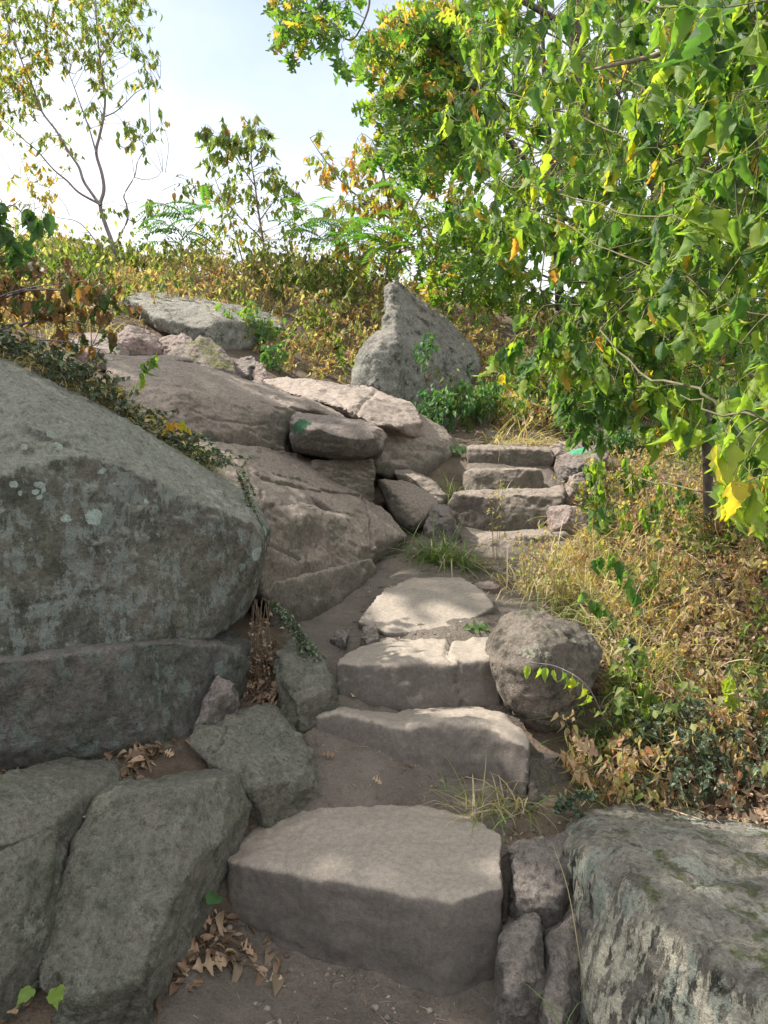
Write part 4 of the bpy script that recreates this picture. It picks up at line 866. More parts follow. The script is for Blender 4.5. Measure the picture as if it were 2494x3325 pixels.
leafy('rust and green leaved small tree left of the oak, at the sky edge', 'sapling_tree', P(395, 285, 11), [([P(398,290,11), P(392,220,11), P(380,160,11), P(372,140,11)], .03), ([P(392,220,11), P(350,190,11), P(325,160,11), P(310,138,11)], .015), ([P(394,240,11), P(430,180,11), P(445,130,11)], .02), ([P(394,250,11), P(460,200,11)], .015)],
      [([(335,205),(345,160),(352,130),(400,140),(465,150),(470,230),(430,270),(340,265)], 120), ([(305,135),(318,130),(345,175),(335,190)], 7)], .14, T_LAN + T_OV[:2], tones(.2, .75, .35, .8, 1, .5), LM_TREE, M_BARK_G, (10.4, 11.6))
leafy('broad yellow green tree behind the near drooping branches', 'leafy_tree', P(560, 300, 11), [([P(560,310,11), P(555,200,11), P(545,90,11), P(540,-40,11)], .07), ([P(556,210,11), P(500,140,11), P(470,60,11)], .03), ([P(556,160,11), P(620,80,11), P(650,0,11)], .04), ([P(558,240,11), P(620,190,11)], .03)],
      [([(440,60),(480,-40),(650,-60),(680,100),(660,320),(560,330),(480,300),(450,200)], 270)], .17, T_OV[:4], tones(.1, .8, .05), LM_OAK, M_BARK_D, (10, 12.2), rad=.4)
leafy('tall dark green tree at the right background', 'leafy_tree', P(700, 330, 10), [([P(700,345,10), P(705,200,10), P(700,60,10), P(690,-80,10)], .09), ([P(704,200,10), P(640,130,10), P(600,60,10)], .04), ([P(702,150,10), P(780,80,10), P(830,0,10)], .05), ([P(704,260,10), P(790,230,10), P(860,200,10)], .04)],
      [([(600,-60),(950,-60),(960,380),(700,400),(620,330),(590,150)], 350)], .18, T_OV[:4], tones(.08, .65, .04), LM_OAK, M_BARK_D, (8.6, 11), rad=.42)
leafy('green thicket tree low behind the right bank', 'leafy_tree', P(650, 395, 8), [([P(655,405,8), P(650,330,8), P(640,270,8)], .04), ([P(652,360,8), P(720,310,8), P(780,290,8)], .03), ([P(652,370,8), P(590,330,8)], .02)],
      [([(560,310),(640,250),(900,240),(920,430),(700,440),(600,400)], 210)], .15, T_OV[:4], tones(.08, .6, .04), LM_OAK, M_BARK_D, (7.2, 9.4), rad=.32)

# ------------------------------------------------------------ near drooping trees on the right
N1 = Plant('drooping_tree', 'near tree hanging large bright drooping leaves over the right side', 'tree', np.array([2.35, 3.0, H(2.35, 3.0)[0]]))
N1.twiggy = True
N1.limb([np.array([2.35, 3.0, H(2.35, 3.0)[0] - .1]), P(830,300,3.2), P(763,181,3.1), P(748,129,3.05), P(732,85,3.0), P(722,47,2.95), P(688,0,2.9), P(650,-70,2.8)], .045, .022, 8)
N1.limb([P(722,50,2.95), P(703,55,2.95), P(674,49,3.0), P(650,57,3.05), P(618,64,3.1), P(595,69,3.2)], .018, .006, 6)
N1.limb([P(850,260,3.4), P(790,180,3.3), P(700,120,3.4), P(640,90,3.6), P(560,40,3.9), P(500,10,4.1)], .010, .006, 5)
N1.limb([P(860,350,2.6), P(790,220,2.5), P(730,180,2.6), P(660,150,2.9), P(600,125,3.1), P(540,100,3.4), P(480,90,3.7)], .006, .004, 5)
N1.limb([P(900,420,2.4), P(800,330,2.4), P(768,315,2.45), P(700,285,2.6), P(640,262,2.8), P(580,235,3.1), P(530,210,3.4)], .005, .003, 5)
N1.limb([P(900,250,2.2), P(768,234,2.3), P(705,220,2.5), P(640,215,2.8), P(560,195,3.2), P(500,180,3.6)], .006, .003, 5)
N1.limb([P(900,120,2.0), P(800,40,2.1), P(720,12,2.3), P(660,4,2.5), P(600,-10,2.8)], .010, .003, 5)
N1.limb([P(900,440,1.9), P(820,420,1.95), P(768,422,2.0), P(720,408,2.1), P(680,395,2.2)], .008, .003, 5)
N1.limb([P(900,560,2.1), P(800,505,2.1), P(768,498,2.15), P(700,490,2.3), P(640,478,2.6)], .008, .003, 5)
N1.limb([P(860,470,2.5), P(768,438,2.55), P(720,410,2.6), P(690,385,2.7), P(640,372,3.0), P(600,330,3.3)], .012, .004, 5)
def nd(px, py): return float(np.interp(px, [430, 520, 620, 700, 768, 850], [4.4, 3.7, 3.0, 2.6, 2.2, 2.1]))
polyN = [(455,-40),(860,-40),(860,470),(768,470),(720,440),(700,300),(640,300),(600,240),(520,235),(470,200),(455,120),(480,60)]
tnN = tones(.08, .82, .05, .82, 1.0, .10)
N1.sprays(inpoly_pts(polyN, 170, .92, 1.12, nd), .20, 2, 5, T_OV + T_LOB[:2], .097, tnN, hang=.90, twr=.003, sub_down=.1)
N1.sprays(inpoly_pts(polyN, 70, 1.1, 1.5, nd), .24, 2, 6, T_OV, .11, tnN, hang=.90, twr=.003, sub_down=.1)
N1.sprays(inpoly_pts([(690,470),(700,420),(800,410),(800,500),(740,490)], 7, 1.9, 2.15), .10, 2, 3, T_LOB + T_OV[:1], .10, tones(.55, .85, .15, .88, 1), hang=.85, twr=.003)
N1.sprays(inpoly_pts([(700,-20),(860,-20),(860,330),(740,300)], 13, 1.7, 2.1), .16, 2, 3, T_OV, .105, tones(.1, .8), hang=.82, twr=.003)
N1.finish(M_BARK_L, LM_NEAR)
N2 = Plant('drooping_tree', 'dark stemmed shrub tree rooted on the right bank with hanging green leaves', 'tree', np.array([*P(712, 447, 4.8)[:2], H(*P(712, 447, 4.8)[:2])[0]]))
b_ = N2.base
N2.limb([b_ - [0, 0, .1], P(705,405,4.75), P(692,350,4.6), P(668,270,4.4), P(655,200,4.3), P(652,120,4.3), P(640,40,4.2), P(630,-30,4.1)], .035, .012, 8)
N2.limb([P(705,405,4.75), P(668,375,4.5), P(650,345,4.3), P(622,310,4.2), P(598,285,4.1), P(567,282,4.1)], .018, .005, 6)
N2.limb([P(668,388,4.4), P(640,345,4.2), P(612,325,4.1), P(570,300,4.1), P(540,290,4.2)], .010, .004, 5)
N2.limb([P(700,390,4.7), P(720,330,4.6), P(740,270,4.5), P(760,180,4.4)], .02, .006, 6)
N2.limb([P(660,230,4.35), P(620,190,4.3), P(560,160,4.5), P(500,130,4.8)], .014, .005, 5)
N2.limb([P(655,180,4.3), P(690,120,4.2), P(760,60,4.0), P(800,60,4.0)], .03, .02, 6)
N2.limb([P(860,48,4.6), P(790,34,4.5), P(740,16,4.45), P(705,4,4.4), P(680,-20,4.4)], .055, .03, 8)
N2.limb([P(860,62,4.3), P(780,66,4.25), P(735,62,4.2), P(690,64,4.25), P(655,78,4.3), P(640,95,4.3)], .032, .012, 7)
N2.limb([P(860,110,4.3), P(790,112,4.2), P(740,118,4.2), P(715,130,4.25), P(700,140,4.3)], .022, .006, 6)
N2.sprays(inpoly_pts([(525,320),(575,300),(560,250),(640,250),(700,260),(760,330),(768,450),(700,440),(645,425),(615,385),(570,385),(545,365)], 110, 3.5, 4.8), .20, 2, 6, T_OV, .105, tones(.08, .78, .04), hang=.82, twr=.004)
N2.sprays(inpoly_pts([(470,100),(700,40),(740,260),(560,260),(480,220)], 70, 4.2, 5.4), .24, 2, 6, T_OV, .11, tones(.08, .75, .06), hang=.8, twr=.004)
N2.sprays(inpoly_pts([(572,390),(620,380),(640,410),(600,425),(580,415)], 9, 3.7, 4.3), .16, 2, 9, T_LAN, .10, tones(.08, .4), hang=.9, twr=.003)
N2.finish(M_BARK_D, LM_NEAR)

# ------------------------------------------------------------ unseen tree left of the picture, its crown placed to shade the foreground
t = Plant('leafy_tree', 'broad crowned unseen tree left of the path, placed to shade the big boulders', 'tree', np.array([-6.0, 2.2, H(-6.0, 2.2)[0]]))
t.limb([t.base - [0, 0, .2], t.base + [.1, .1, 2.0], t.base + [.3, .4, 3.6], np.array([-5.8, 2.8, 6.6])], .16, .06, 9)
for e in [(-4.6,4.0,6.4), (-6.0,4.6,6.6), (-4.3,1.6,6.2), (-7.2,2.9,6.8), (-4.2,2.7,6.2), (-5.4,5.6,6.8), (-6.0,.9,6.3)]:
    t.limb([t.base + [.3, .4, 3.2], (np.array(e) + t.base + [.3, .4, 3.6]) / 2 + [0, 0, .5], np.array(e)], .06, .02, 6)
def crown(n, c, r):
    v = rng.normal(0, 1, (n, 3)); v = v / np.linalg.norm(v, axis=1, keepdims=True) * (rng.uniform(0, 1, n) ** (1 / 2.2))[:, None]
    q = np.array(c) + v * np.array(r); px, py = proj(q)
    return q[~((px > -25) & (px < 800) & (py > -25) & (py < 1050))]
t.sprays(crown(215, (-6.05, 2.7, 6.4), (1.65, 2.0, .9)), .35, 3, 7, T_OV[:2], .17, tones(.1, .7), hang=.3, twr=.007)
t.sprays(crown(80, (-5.9, 5.8, 7.0), (1.2, 1.1, .6)), .35, 3, 5, T_OV[:2], .16, tones(.1, .7), hang=.3, twr=.007)
t.finish(M_BARK_G, LM_OAK)
# ------------------------------------------------------------ ground cover and small plants
def on_ground(poly, n, dlo, dhi, smear=1.0):
    """random ground points that the given picture polygon covers (real terrain points)"""
    out_ = []
    tries = 0
    while len(out_) < n and tries < 60:
        tries += 1
        y = rng.uniform(dlo, dhi, 3000); x = rng.uniform(-.75, .75, 3000) * y
        z = H(x, y); q = np.c_[x, y, z]; px, py = proj(q)
        k = inpoly(px, py, poly); out_ += list(q[k])
    return np.array(out_[:n])
def weed(nl, h, temps, size, tone, hang=.4, sway=.25, sides=3, r=.004):
    m = Mesher(); d = rng.normal(0, sway, 2)
    pts = [np.zeros(3), np.array([d[0] * .3, d[1] * .3, h * .5]), np.array([d[0], d[1], h])]
    tp = m.tube(pts, r, r * .4, sides, 0, 3)
    for b in range(2):
        i = rng.integers(2, len(tp) - 1); e = tp[i] + norm(rng.normal(0, 1, 3) + [0, 0, .7]) * h * .45
        m.tube([tp[i], e], r * .5, r * .3, 3, 0, 1); tp = np.r_[tp, np.linspace(tp[i], e, 4)]
    i = rng.integers(1, len(tp), nl); pos = tp[i] + rng.normal(0, .01, (nl, 3))
    dr = norm(rdir(nl) * (1 - hang) + np.array([0, 0, -hang * 1.4]))
    m.put(temps, pos, dr, rdir(nl, .4), size * rng.uniform(.6, 1.3, nl), rng.uniform(*tone, nl))
    return np.concatenate(m.V), np.concatenate(m.F), np.concatenate(m.T), np.concatenate(m.U)
def spread_weeds(M, variants, pts, smin=.7, smax=1.3, shift=.0):
    for k, (v, f, tn, u) in enumerate(variants):
        sel = pts[k::len(variants)]
        if not len(sel): continue
        n = len(sel); a = rng.uniform(0, 6.28, n); s = rng.uniform(smin, smax, n)
        c, si = np.cos(a) * s, np.sin(a) * s
        X = v[None, :, 0] * c[:, None] - v[None, :, 1] * si[:, None]; Y = v[None, :, 0] * si[:, None] + v[None, :, 1] * c[:, None]; Z = v[None, :, 2] * s[:, None]
        W = np.stack([X, Y, Z], -1) + sel[:, None]
        ff = (f[None] + (np.arange(n) * len(v))[:, None, None]).reshape(-1, 3)
        sh = rng.normal(0, shift, n)[:, None] * (tn > .06)[None]
        T_ = np.clip(tn[None] + sh, 0, 1); T_ = np.where((tn > .06)[None], np.maximum(T_, .08), 0)
        M.raw(W.reshape(-1, 3), ff, T_.ravel(), np.tile(u, (n, 1)))
def blades(M, pts, per, ln, tone, spreadr=.03, up=.9, lean=.6):
    n = len(pts) * per; p = np.repeat(pts, per, 0) + np.c_[rng.normal(0, spreadr, (n, 2)), np.full(n, -.01)]
    d = norm(np.c_[rng.normal(0, lean, (n, 2)), np.full(n, up)])
    tn = tone(n) if callable(tone) else rng.uniform(*tone, n)
    M.put(T_BL, p, d, -np.c_[d[:, :2], np.zeros(n)] * 1.5 + rng.normal(0, .1, (n, 3)), ln * rng.uniform(.5, 1.3, n), tn, width=rng.uniform(.7, 1.6, n))
def drop(M, temps, pts, size, tone, lift=.012):
    n = len(pts); a = rng.uniform(0, 6.28, n)
    dr = np.c_[np.cos(a), np.sin(a), rng.normal(0, .25, n)]
    M.put(temps, pts + [0, 0, lift], dr, np.c_[rng.normal(0, .45, (n, 2)), np.ones(n)], size * rng.uniform(.6, 1.3, n), rng.uniform(*tone, n))

# slope brush (uncountable)
M = Mesher()
va = [weed(30, rng.uniform(.22, .42), T_LAN, .06, (.42, 1.0), .5) for _ in range(8)]
vb = [weed(34, rng.uniform(.3, .6), T_LAN + T_OV[:2], .075, (.10, .55), .6) for _ in range(6)]
slope = [(-120,235),(60,235),(300,250),(520,260),(820,260),(820,440),(560,440),(470,440),(455,420),(480,390),(345,392),(262,372),(235,345),(130,330),(-120,345)]
pts = on_ground(slope, 2150, 6.3, 12.5)
px_, py_ = proj(pts); kk = inpoly(px_, py_, [(105,318),(300,318),(300,372),(105,352)]) & (rng.uniform(0, 1, len(pts)) < .75); pts = pts[~kk]; nzv = noise3(pts * [1.6, 1.6, 0] + 3)
spread_weeds(M, va, pts[nzv < .12], .7, 1.15, .08); spread_weeds(M, vb, pts[nzv >= .12], .7, 1.2, .05)
tag(M.obj('dry_brush', LM_BRUSH), kind='stuff')
M = Mesher()
blades(M, on_ground([(-100,250),(260,250),(270,345),(120,345),(-100,350)], 150, 6.3, 11), 12, .30, tones(.5, .95), .07, .9, .35)
blades(M, on_ground(slope, 330, 6.3, 12), 9, .26, tones(.4, .95), .07, .9, .4)
tag(M.obj('dry_grass', LM_GRASS), kind='stuff')
# right bank
bank = [(600,455),(760,430),(900,440),(900,830),(700,825),(600,812),(560,800),(575,745),(615,690),(612,640),(570,600),(520,590),(560,560),(590,540)]
M = Mesher()
vd = [weed(22, rng.uniform(.08, .2), T_LAN, .026, (.5, 1.0), .5, .08, 3, .0018) for _ in range(6)]
ve = [weed(18, rng.uniform(.12, .26), T_LAN + T_OV[:1], .032, (.08, .5), .4, .08, 3, .0018) for _ in range(5)]
pts = on_ground(bank, 1300, 2.5, 7); nzv = noise3(pts * [2.2, 2.2, 0] + 8)
spread_weeds(M, vd, pts[nzv < .05], .7, 1.8, .06); spread_weeds(M, ve, pts[nzv >= .05], .7, 1.7, .05)
tag(M.obj('dry_brush', LM_BRUSH), kind='stuff')
M = Mesher()
blades(M, on_ground([(520,590),(560,560),(600,540),(680,590),(680,700),(640,760),(615,690),(610,640),(575,610)], 260, 3.0, 5), 12, .17, tones(.3, .95), .04, .8, .8)
blades(M, on_ground(bank, 170, 2.5, 6.5), 6, .12, tones(.5, 1.0), .05, .6, 1.0)
blades(M, on_ground([(560,800),(575,745),(600,720),(700,760),(700,820),(600,812)], 130, 2.4, 3.6), 9, .13, tones(.1, .8), .03, .7, .9)
blades(M, on_ground([(515,590),(560,560),(600,545),(660,590),(660,660),(640,700),(612,690),(606,640),(575,610)], 150, 3.0, 5), 9, .30, tones(.5, .95), .03, 1.1, .5)
tag(M.obj('bank_grass', LM_GRASS), kind='stuff')
M = Mesher()
tp_ = on_ground([(600,470),(900,470),(900,700),(720,715),(640,760),(600,720),(575,640),(530,590)], 420, 2.5, 6.5); tp_ = tp_ + np.c_[np.zeros((len(tp_), 2)), rng.uniform(0, .12, len(tp_))]
blades(M, tp_, 5, .2, tones(.6, 1.0), .08, .15, 1.2)
for q in tp_[::3]:
    a = rng.uniform(0, 6.28); L = rng.uniform(.08, .3); e = q + [math.cos(a) * L, math.sin(a) * L, rng.uniform(-.04, .08)]
    M.tube([q, (q + e) / 2 + rng.normal(0, .03, 3), e], .0016, .0009, 3, float(rng.uniform(.5, 1)), 3)
tag(M.obj('dead_stem_tangle', LM_GRASS), kind='stuff')
M = Mesher()
drop(M, T_OAK + T_OV[:2], on_ground([(600,520),(900,500),(900,830),(640,820),(600,720)], 2600, 2.5, 5.5), .075, (.15, .95), .02)
tag(M.obj('leaf_litter', LM_LITTER), kind='stuff')
# litter in the left gaps
M = Mesher()
for poly, n, sz in [([(-60,745),(150,735),(190,745),(150,765),(110,770),(-60,800)], 420, .045), ([(90,770),(160,752),(110,830),(60,890),(40,960),(20,1024),(-60,1040),(-60,900),(60,860)], 500, .05),
                 ([(160,960),(205,905),(235,925),(290,945),(280,985),(230,975),(165,1000),(140,1030)], 230, .06), ([(236,690),(275,640),(285,700),(262,712)], 170, .05), ([(500,900),(500,830),(580,830),(590,1020),(540,1030)], 160, .03)]:
    qq = on_ground(poly, n, 1.7, 3.8); drop(M, T_OAK + T_LAN, qq[::3], sz * 1.15, (.0, .8), .022); drop(M, T_LAN + T_OV[2:5], qq[1::3], sz * .8, (.0, .7), .014); drop(M, T_LAN, qq[2::3], sz * .5, (.1, 1), .012)
tag(M.obj('leaf_litter', LM_LITTER), kind='stuff')
M = Mesher(); lx = rng.uniform(-4.5, -1.1, 1500); ly = rng.uniform(-.5, 3.0, 1500); k = noise3(np.c_[lx, ly, lx * 0] * 1.3) > -.25
drop(M, T_OAK + T_LAN, np.c_[lx, ly, H(lx, ly)][k], .06, (.0, .85), .02)
tag(M.obj('leaf_litter', LM_LITTER), kind='stuff')
# crumbs, twigs and chips on the dirt
M = Mesher(); pp = on_ground([(230,640),(500,560),(540,560),(520,780),(490,820),(330,830),(250,790),(320,700)], 700, 2.5, 5.2)
pp = np.r_[pp, on_ground([(230,940),(460,1005),(470,1040),(160,1040)], 160, 1.8, 2.4)]
for q in pp:
    a = rng.uniform(0, 6.28); L = rng.uniform(.008, .045); e = q + [math.cos(a) * L, math.sin(a) * L, .003]
    M.tube([q + [0, 0, .014], (q + e) / 2 + [rng.normal(0, .004), rng.normal(0, .004), .017], e + [0, 0, .012]], .0011, .0008, 3, float(rng.uniform(.2, 1)), 1)
drop(M, T_LAN, on_ground([(230,640),(500,560),(540,560),(520,780),(490,820),(330,830),(250,790),(320,700)], 330, 2.5, 5.2), .022, (.3, 1), .016)
tag(M.obj('twig_litter', LM_LITTER), kind='stuff')
# grit and pebbles, thicker towards the stones
M = Mesher(); bx = np.array([(1,0,0),(-1,0,0),(0,1,0),(0,-1,0),(0,0,.6),(0,0,-.6)], float); bf = np.array([(0,2,4),(2,1,4),(1,3,4),(3,0,4),(2,0,5),(1,2,5),(3,1,5),(0,3,5)])
pz = [(230,640),(330,600),(500,560),(540,560),(520,780),(490,820),(330,830),(250,790),(320,700)]
pp = np.r_[on_ground(pz, 1300, 2.4, 5.2), on_ground([(200,1000),(230,925),(280,938),(375,980),(470,1010),(470,1040),(160,1040)], 420, 1.8, 2.5), on_ground([(500,820),(560,800),(590,820),(590,1020),(500,1020)], 200, 1.8, 2.8), on_ground([(410,545),(560,545),(560,600),(500,600),(420,575)], 300, 4.0, 5.4)]
for q in pp:
    r_ = .002 + .014 * rng.uniform() ** 5; v = bx * r_ * rng.uniform(.6, 1.3, (6, 1)) * rng.uniform(.6, 1.3, (1, 3)); a = rng.uniform(0, 6.28)
    v = np.c_[v[:, 0] * math.cos(a) - v[:, 1] * math.sin(a), v[:, 0] * math.sin(a) + v[:, 1] * math.cos(a), v[:, 2]]
    M.raw(v + q + [0, 0, .013 + r_ * .2], bf, float(rng.uniform(0, 1)))
tag(M.obj('gravel', leaf_mat('grit', [(0, (.12, .10, .085)), (.7, (.22, .185, .16)), (1, (.33, .29, .26))], .0, 1, False, .9)), kind='stuff')

# ------------------------------------------------------------ single plants
def gp(px, py, dlo, dhi):
    """terrain point seen at px,py"""
    ds = np.linspace(dlo, dhi, 200); q = np.array([P(px, py, d) for d in ds]); h = H(q[:, 0], q[:, 1])
    k = np.argmin(np.abs(q[:, 2] - h)); return np.array([q[k, 0], q[k, 1], h[k]])
def tuft(label, pos, n, ln, tn, r=.035, lean=.7, up=.8, name='grass_tuft', group=None):
    M = Mesher(); blades(M, np.array([pos]), int(n * 1.3), ln * 1.45, tn, r, up * 1.15, lean * .8)
    return tag(M.obj(name, LM_GRASS, None, pos), label, 'grass tuft', group)
tuft('thick dark green grass tuft beside the fourth step', gp(438, 562, 4.0, 5.2) + [0, 0, .02], 260, .21, tones(.1, .4, .25, .5, .8), .07, .9, .6)
tuft('second darker grass clump leaning right at the foot of the fourth step', gp(462, 568, 4.0, 5.0), 130, .20, tones(.08, .35, .1, .5, .8), .05, .8, .5)
tuft('thin pale grass tuft in front of the second step at its right', gp(478, 812, 2.4, 3.0), 80, .15, tones(.3, .8), .04, .8, .8)
tuft('wispy grass clump at right of the second step base', gp(515, 806, 2.4, 3.0), 70, .14, tones(.3, .9), .05, .9, .7)
tuft('dry straw clump above the topmost step', gp(520, 444, 6.2, 7.2), 260, .26, tones(.6, .98), .14, 1.2, .6)
tuft('dark green strappy tuft below the round speckled boulder', gp(605, 735, 2.8, 3.6), 90, .20, tones(.1, .45), .05, .9, .7)
tuft('dead straw clump in front of the fourth step', gp(484, 562, 4.2, 5.0), 60, .11, tones(.55, 1), .05, .9, .6)
tuft('green grass growing between stones left of the sixth step', gp(440, 495, 5.2, 6.2), 150, .16, tones(.1, .5), .08, .9, .7)
tuft('short grass sprig growing on top of the fifth step', P(510, 491, 5.5), 34, .10, tones(.2, .8), .05, .9, .7)
tuft('tall pale bleached grass left of the flat boulder on the slope', P(120, 322, 8.6) - [0, 0, .1], 130, .45, tones(.6, .85), .15, .4, .9)
tuft('bright yellow green grass patch behind the round boulder', gp(595, 615, 3.2, 4.4), 260, .20, tones(.25, .55), .16, .8, .8)
tuft('bleached straw patch right of the flat slab', gp(545, 588, 3.6, 4.8), 260, .20, tones(.5, .95), .16, .9, .7)

def herb(name, label, pos, ns, h, temps, size, tn, nleaf=10, hang=.35, rad=.2, mat=LM_HERB, cat='plant', group=None, r=.003, lean=(0, 0)):
    t = Plant(name, label, cat, pos, group); pos = np.array(pos)
    for k in range(ns):
        a = rng.uniform(0, 6.28); rr = rad * rng.uniform(.2, 1)
        e = pos + [math.cos(a) * rr + lean[0] * h, math.sin(a) * rr + lean[1] * h, h * rng.uniform(.6, 1.1)]
        b = pos + [math.cos(a) * rr * .3, math.sin(a) * rr * .3, -.02]
        tp = t.w.tube([b, (b + e) / 2 + [rng.normal(0, .02), rng.normal(0, .02), h * .12], e], r, r * .4, 4, 0, 4)
        i = rng.integers(2, len(tp), nleaf); dr = norm(rdir(nleaf) * (1 - hang) + np.array([0, 0, -hang * 1.4]))
        t.l.put(temps, tp[i] + dr * size * .25, dr, rdir(nleaf, .8), size * rng.uniform(.6, 1.25, nleaf), tn(nleaf, pos))
    t.finish(M_BARK_G, mat, 'stems', 'leaves'); return t
for (px, py, dlo, dhi, lb, nn, hh, rd, tn_) in [
  (440, 432, 6.3, 7.8, 'bluish green bramble bush between the fin boulder and top step', 26, .42, .34, tones(.08, .6)),
  (480, 425, 6.4, 8, 'bright green bramble bush behind the top step', 26, .42, .34, tones(.2, .8)),
  (515, 425, 6.4, 8.2, 'light green leafy bush with yellow leaves behind the top step', 22, .36, .3, tones(.4, .85, .25, .9, 1)),
  (455, 405, 6.8, 8.2, 'green bramble climbing at the right foot of the fin boulder', 20, .4, .3, tones(.08, .6)),
  (535, 408, 6.8, 8.6, 'green low bush before the dark slab', 20, .4, .34, tones(.2, .8)),
  (275, 372, 6.6, 8.0, 'small pale green nettle left of the fin boulder', 9, .28, .14, tones(.3, .8)),
  (238, 342, 7.2, 9.0, 'yellow green shrub right of the flat boulder', 18, .42, .28, tones(.5, .9, .1)),
  (268, 352, 7.0, 8.6, 'leafy green shrub on the slope above the white shard', 16, .36, .26, tones(.3, .85, .1)),
  (580, 440, 6.3, 7.4, 'green leafy weed behind the painted wedge stone', 18, .26, .25, tones(.3, .8, .1)),
  (625, 455, 5.4, 6.8, 'leafy weed at right of the painted wedge stone', 18, .26, .25, tones(.2, .8))]:
    herb('leafy_shrub', lb, gp(px, py, dlo, dhi), nn, hh, T_OV[:4], .075, tn_, 11, .4, rd, cat='shrub')
rg = on_ground([(-40,240),(60,245),(200,250),(330,262),(345,300),(200,285),(-40,270)], 13, 8.5, 12)
for q in rg: herb('ridge_shrub', 'knee high green and rust leaved shrub in the brush along the sunny ridge', q, 12, .46, T_LAN, .08, tones(.12, .75, .25, .7, 1), 16, .5, .32, mat=LM_BRUSH, cat='shrub', group='shrubs along the ridge')
# fin boulder vine
herb('climbing_vine', 'dark green vine climbing the face of the fin boulder', P(425, 372, 6.95), 6, .34, T_OV[:3], .075, tones(.08, .4), 7, .4, .12, cat='vine')
# drooping leaf sprigs of the bank
def sprig(label, pts, n, size, tn, name='leafy_sprig', mat=LM_NEAR, temps=T_OV, r=.003, base=None, hang=.85):
    pts = [np.array(p) for p in pts]
    t = Plant(name, label, 'plant', pts[0]); tp = t.w.tube(pts, r, r * .5, 4, 0, 5)
    i = np.linspace(len(tp) * .35, len(tp) - 1, n).astype(int)
    dr = norm(rdir(n) * (1 - hang) + np.array([0, 0, -hang]))
    t.l.put(temps, tp[i] + rng.normal(0, size * .12, (n, 3)) + dr * size * .3, dr, rdir(n) * [1, 1, .2] - [0, .8, 0], size * rng.uniform(.7, 1.2, n), tn(n, pts[0]))
    t.finish(M_BARK_P, mat, 'stem', 'leaves')
def gpt(px, py): return gp(px, py, 2.4, 6.5)
sprig('glossy green drooping sprig arching over the middle of the bank', [gpt(645, 650), P(640, 600, 3.55), P(618, 556, 3.5), P(596, 552, 3.5)], 12, .085, tones(.08, .4))
sprig('drooping sprig hanging its leaves over the round boulder', [gpt(612, 740), P(590, 690, 2.8), P(560, 668, 2.82), P(528, 662, 2.82)], 10, .055, tones(.5, .85))
sprig('lower green sprig on the bank above the round boulder', [gpt(620, 640), P(605, 605, 3.5), P(580, 588, 3.5)], 8, .08, tones(.1, .45))
sprig('green leaf pair on a thin stem right of the round boulder', [gpt(660, 730), P(650, 690, 3.1), P(628, 660, 3.1)], 7, .085, tones(.2, .8))
sprig('isolated bright leaf pair at the far right of the bank', [gpt(740, 740), P(738, 690, 3.0), P(728, 668, 3.0)], 5, .085, tones(.6, .85))
for (px, py, lb) in [(585, 500, 'row of drooping green leaves above the pinkish boulder'), (600, 478, 'hanging green leaf stem right of the upright slab'), (640, 480, 'wilted leafy stem under the dark hollow'), (600, 530, 'drooping leafy stem right of the pinkish boulder'),
                     (680, 500, 'green wilted plant on the upper bank'), (730, 520, 'green wilted plant at the right upper bank'), (660, 520, 'pale green leafy plant at the middle upper bank')]:
    q = gp(px, py + 22, 4.0, 6.6)
    herb('wilted_plant', lb, q, 9, .30, T_OV[:5], .085, tones(.15, .8, .05), 7, .8, .18, mat=LM_NEAR)
# dry stalks
def stalks(label, pos, n, h, name='dry_weed', tn=tones(.3, .9), rad=.12):
    herb(name, label, pos, n, h, T_LAN, .03, tn, 14, .3, rad, mat=LM_BRUSH, r=.0018)
stalks('thin dry weed stalks standing before the round boulder and straw', gp(525, 600, 3.4, 4.4), 12, .36)
stalks('tall thin weed with tiny leaves in front of the fifth step', gp(495, 560, 4.2, 5.0), 4, .5, rad=.1)
stalks('dry brown stalks at the left of the bright grass patch', gp(560, 612, 3.3, 4.2), 14, .32)
# bead weeds: arching strings with tiny round leaves
def bead(m, p0, p1, sag, n, size):
    mid = (p0 + p1) / 2 + [0, 0, sag]; tp = m.tube([p0, mid, p1], .0025, .0012, 3, 0, 6)
    i = rng.uniform(.15, 1, n) * (len(tp) - 1); i0 = np.minimum(i.astype(int), len(tp) - 2); f_ = (i - i0)[:, None]; q = tp[i0] * (1 - f_) + tp[i0 + 1] * f_
    m.put(T_LAN, q, rdir(n), rdir(n, .5), size * rng.uniform(.7, 1.3, n), rng.uniform(.1, 1, n), width=np.full(n, 1.8))
def beads(label, strings, n, size, name='trailing_weed'):
    m = Mesher(); o = strings[0][0]
    for a, b, s_ in strings: bead(m, np.array(a), np.array(b), s_, n, size)
    tag(m.obj(name, LM_DKWEED, None, o), label, 'trailing weed')
ss = []
for k in range(110):
    a = gp(rng.uniform(640, 860), rng.uniform(725, 812), 2.5, 3.6); ss.append((a, a + [rng.uniform(-.25, .15), rng.uniform(-.15, .1), rng.uniform(-.02, .20)], .08))
beads('dark mass of trailing beaded weed behind the streaked boulder', ss, 46, .016)
beads('hanging silvery beaded weed beside the lower ledge base', [(P(262, 598, 3.3), P(320 + rng.uniform(-14, 10), 678 + rng.uniform(-20, 8), 3.05), .05) for _ in range(9)], 90, .017)
beads('small beaded weed hanging from the huge boulder top right corner', [(P(236, 470, 3.42), P(262 + rng.uniform(-10, 6), 500 + rng.uniform(-10, 45), 3.3), .03) for _ in range(5)], 40, .016)
beads('trailing beaded weed beside the top of the packed stones', [(gp(560, 812, 2.5, 3.0), P(575 + rng.uniform(-30, 20), 800 + rng.uniform(-20, 20), 2.5), .03) for _ in range(8)], 50, .016)
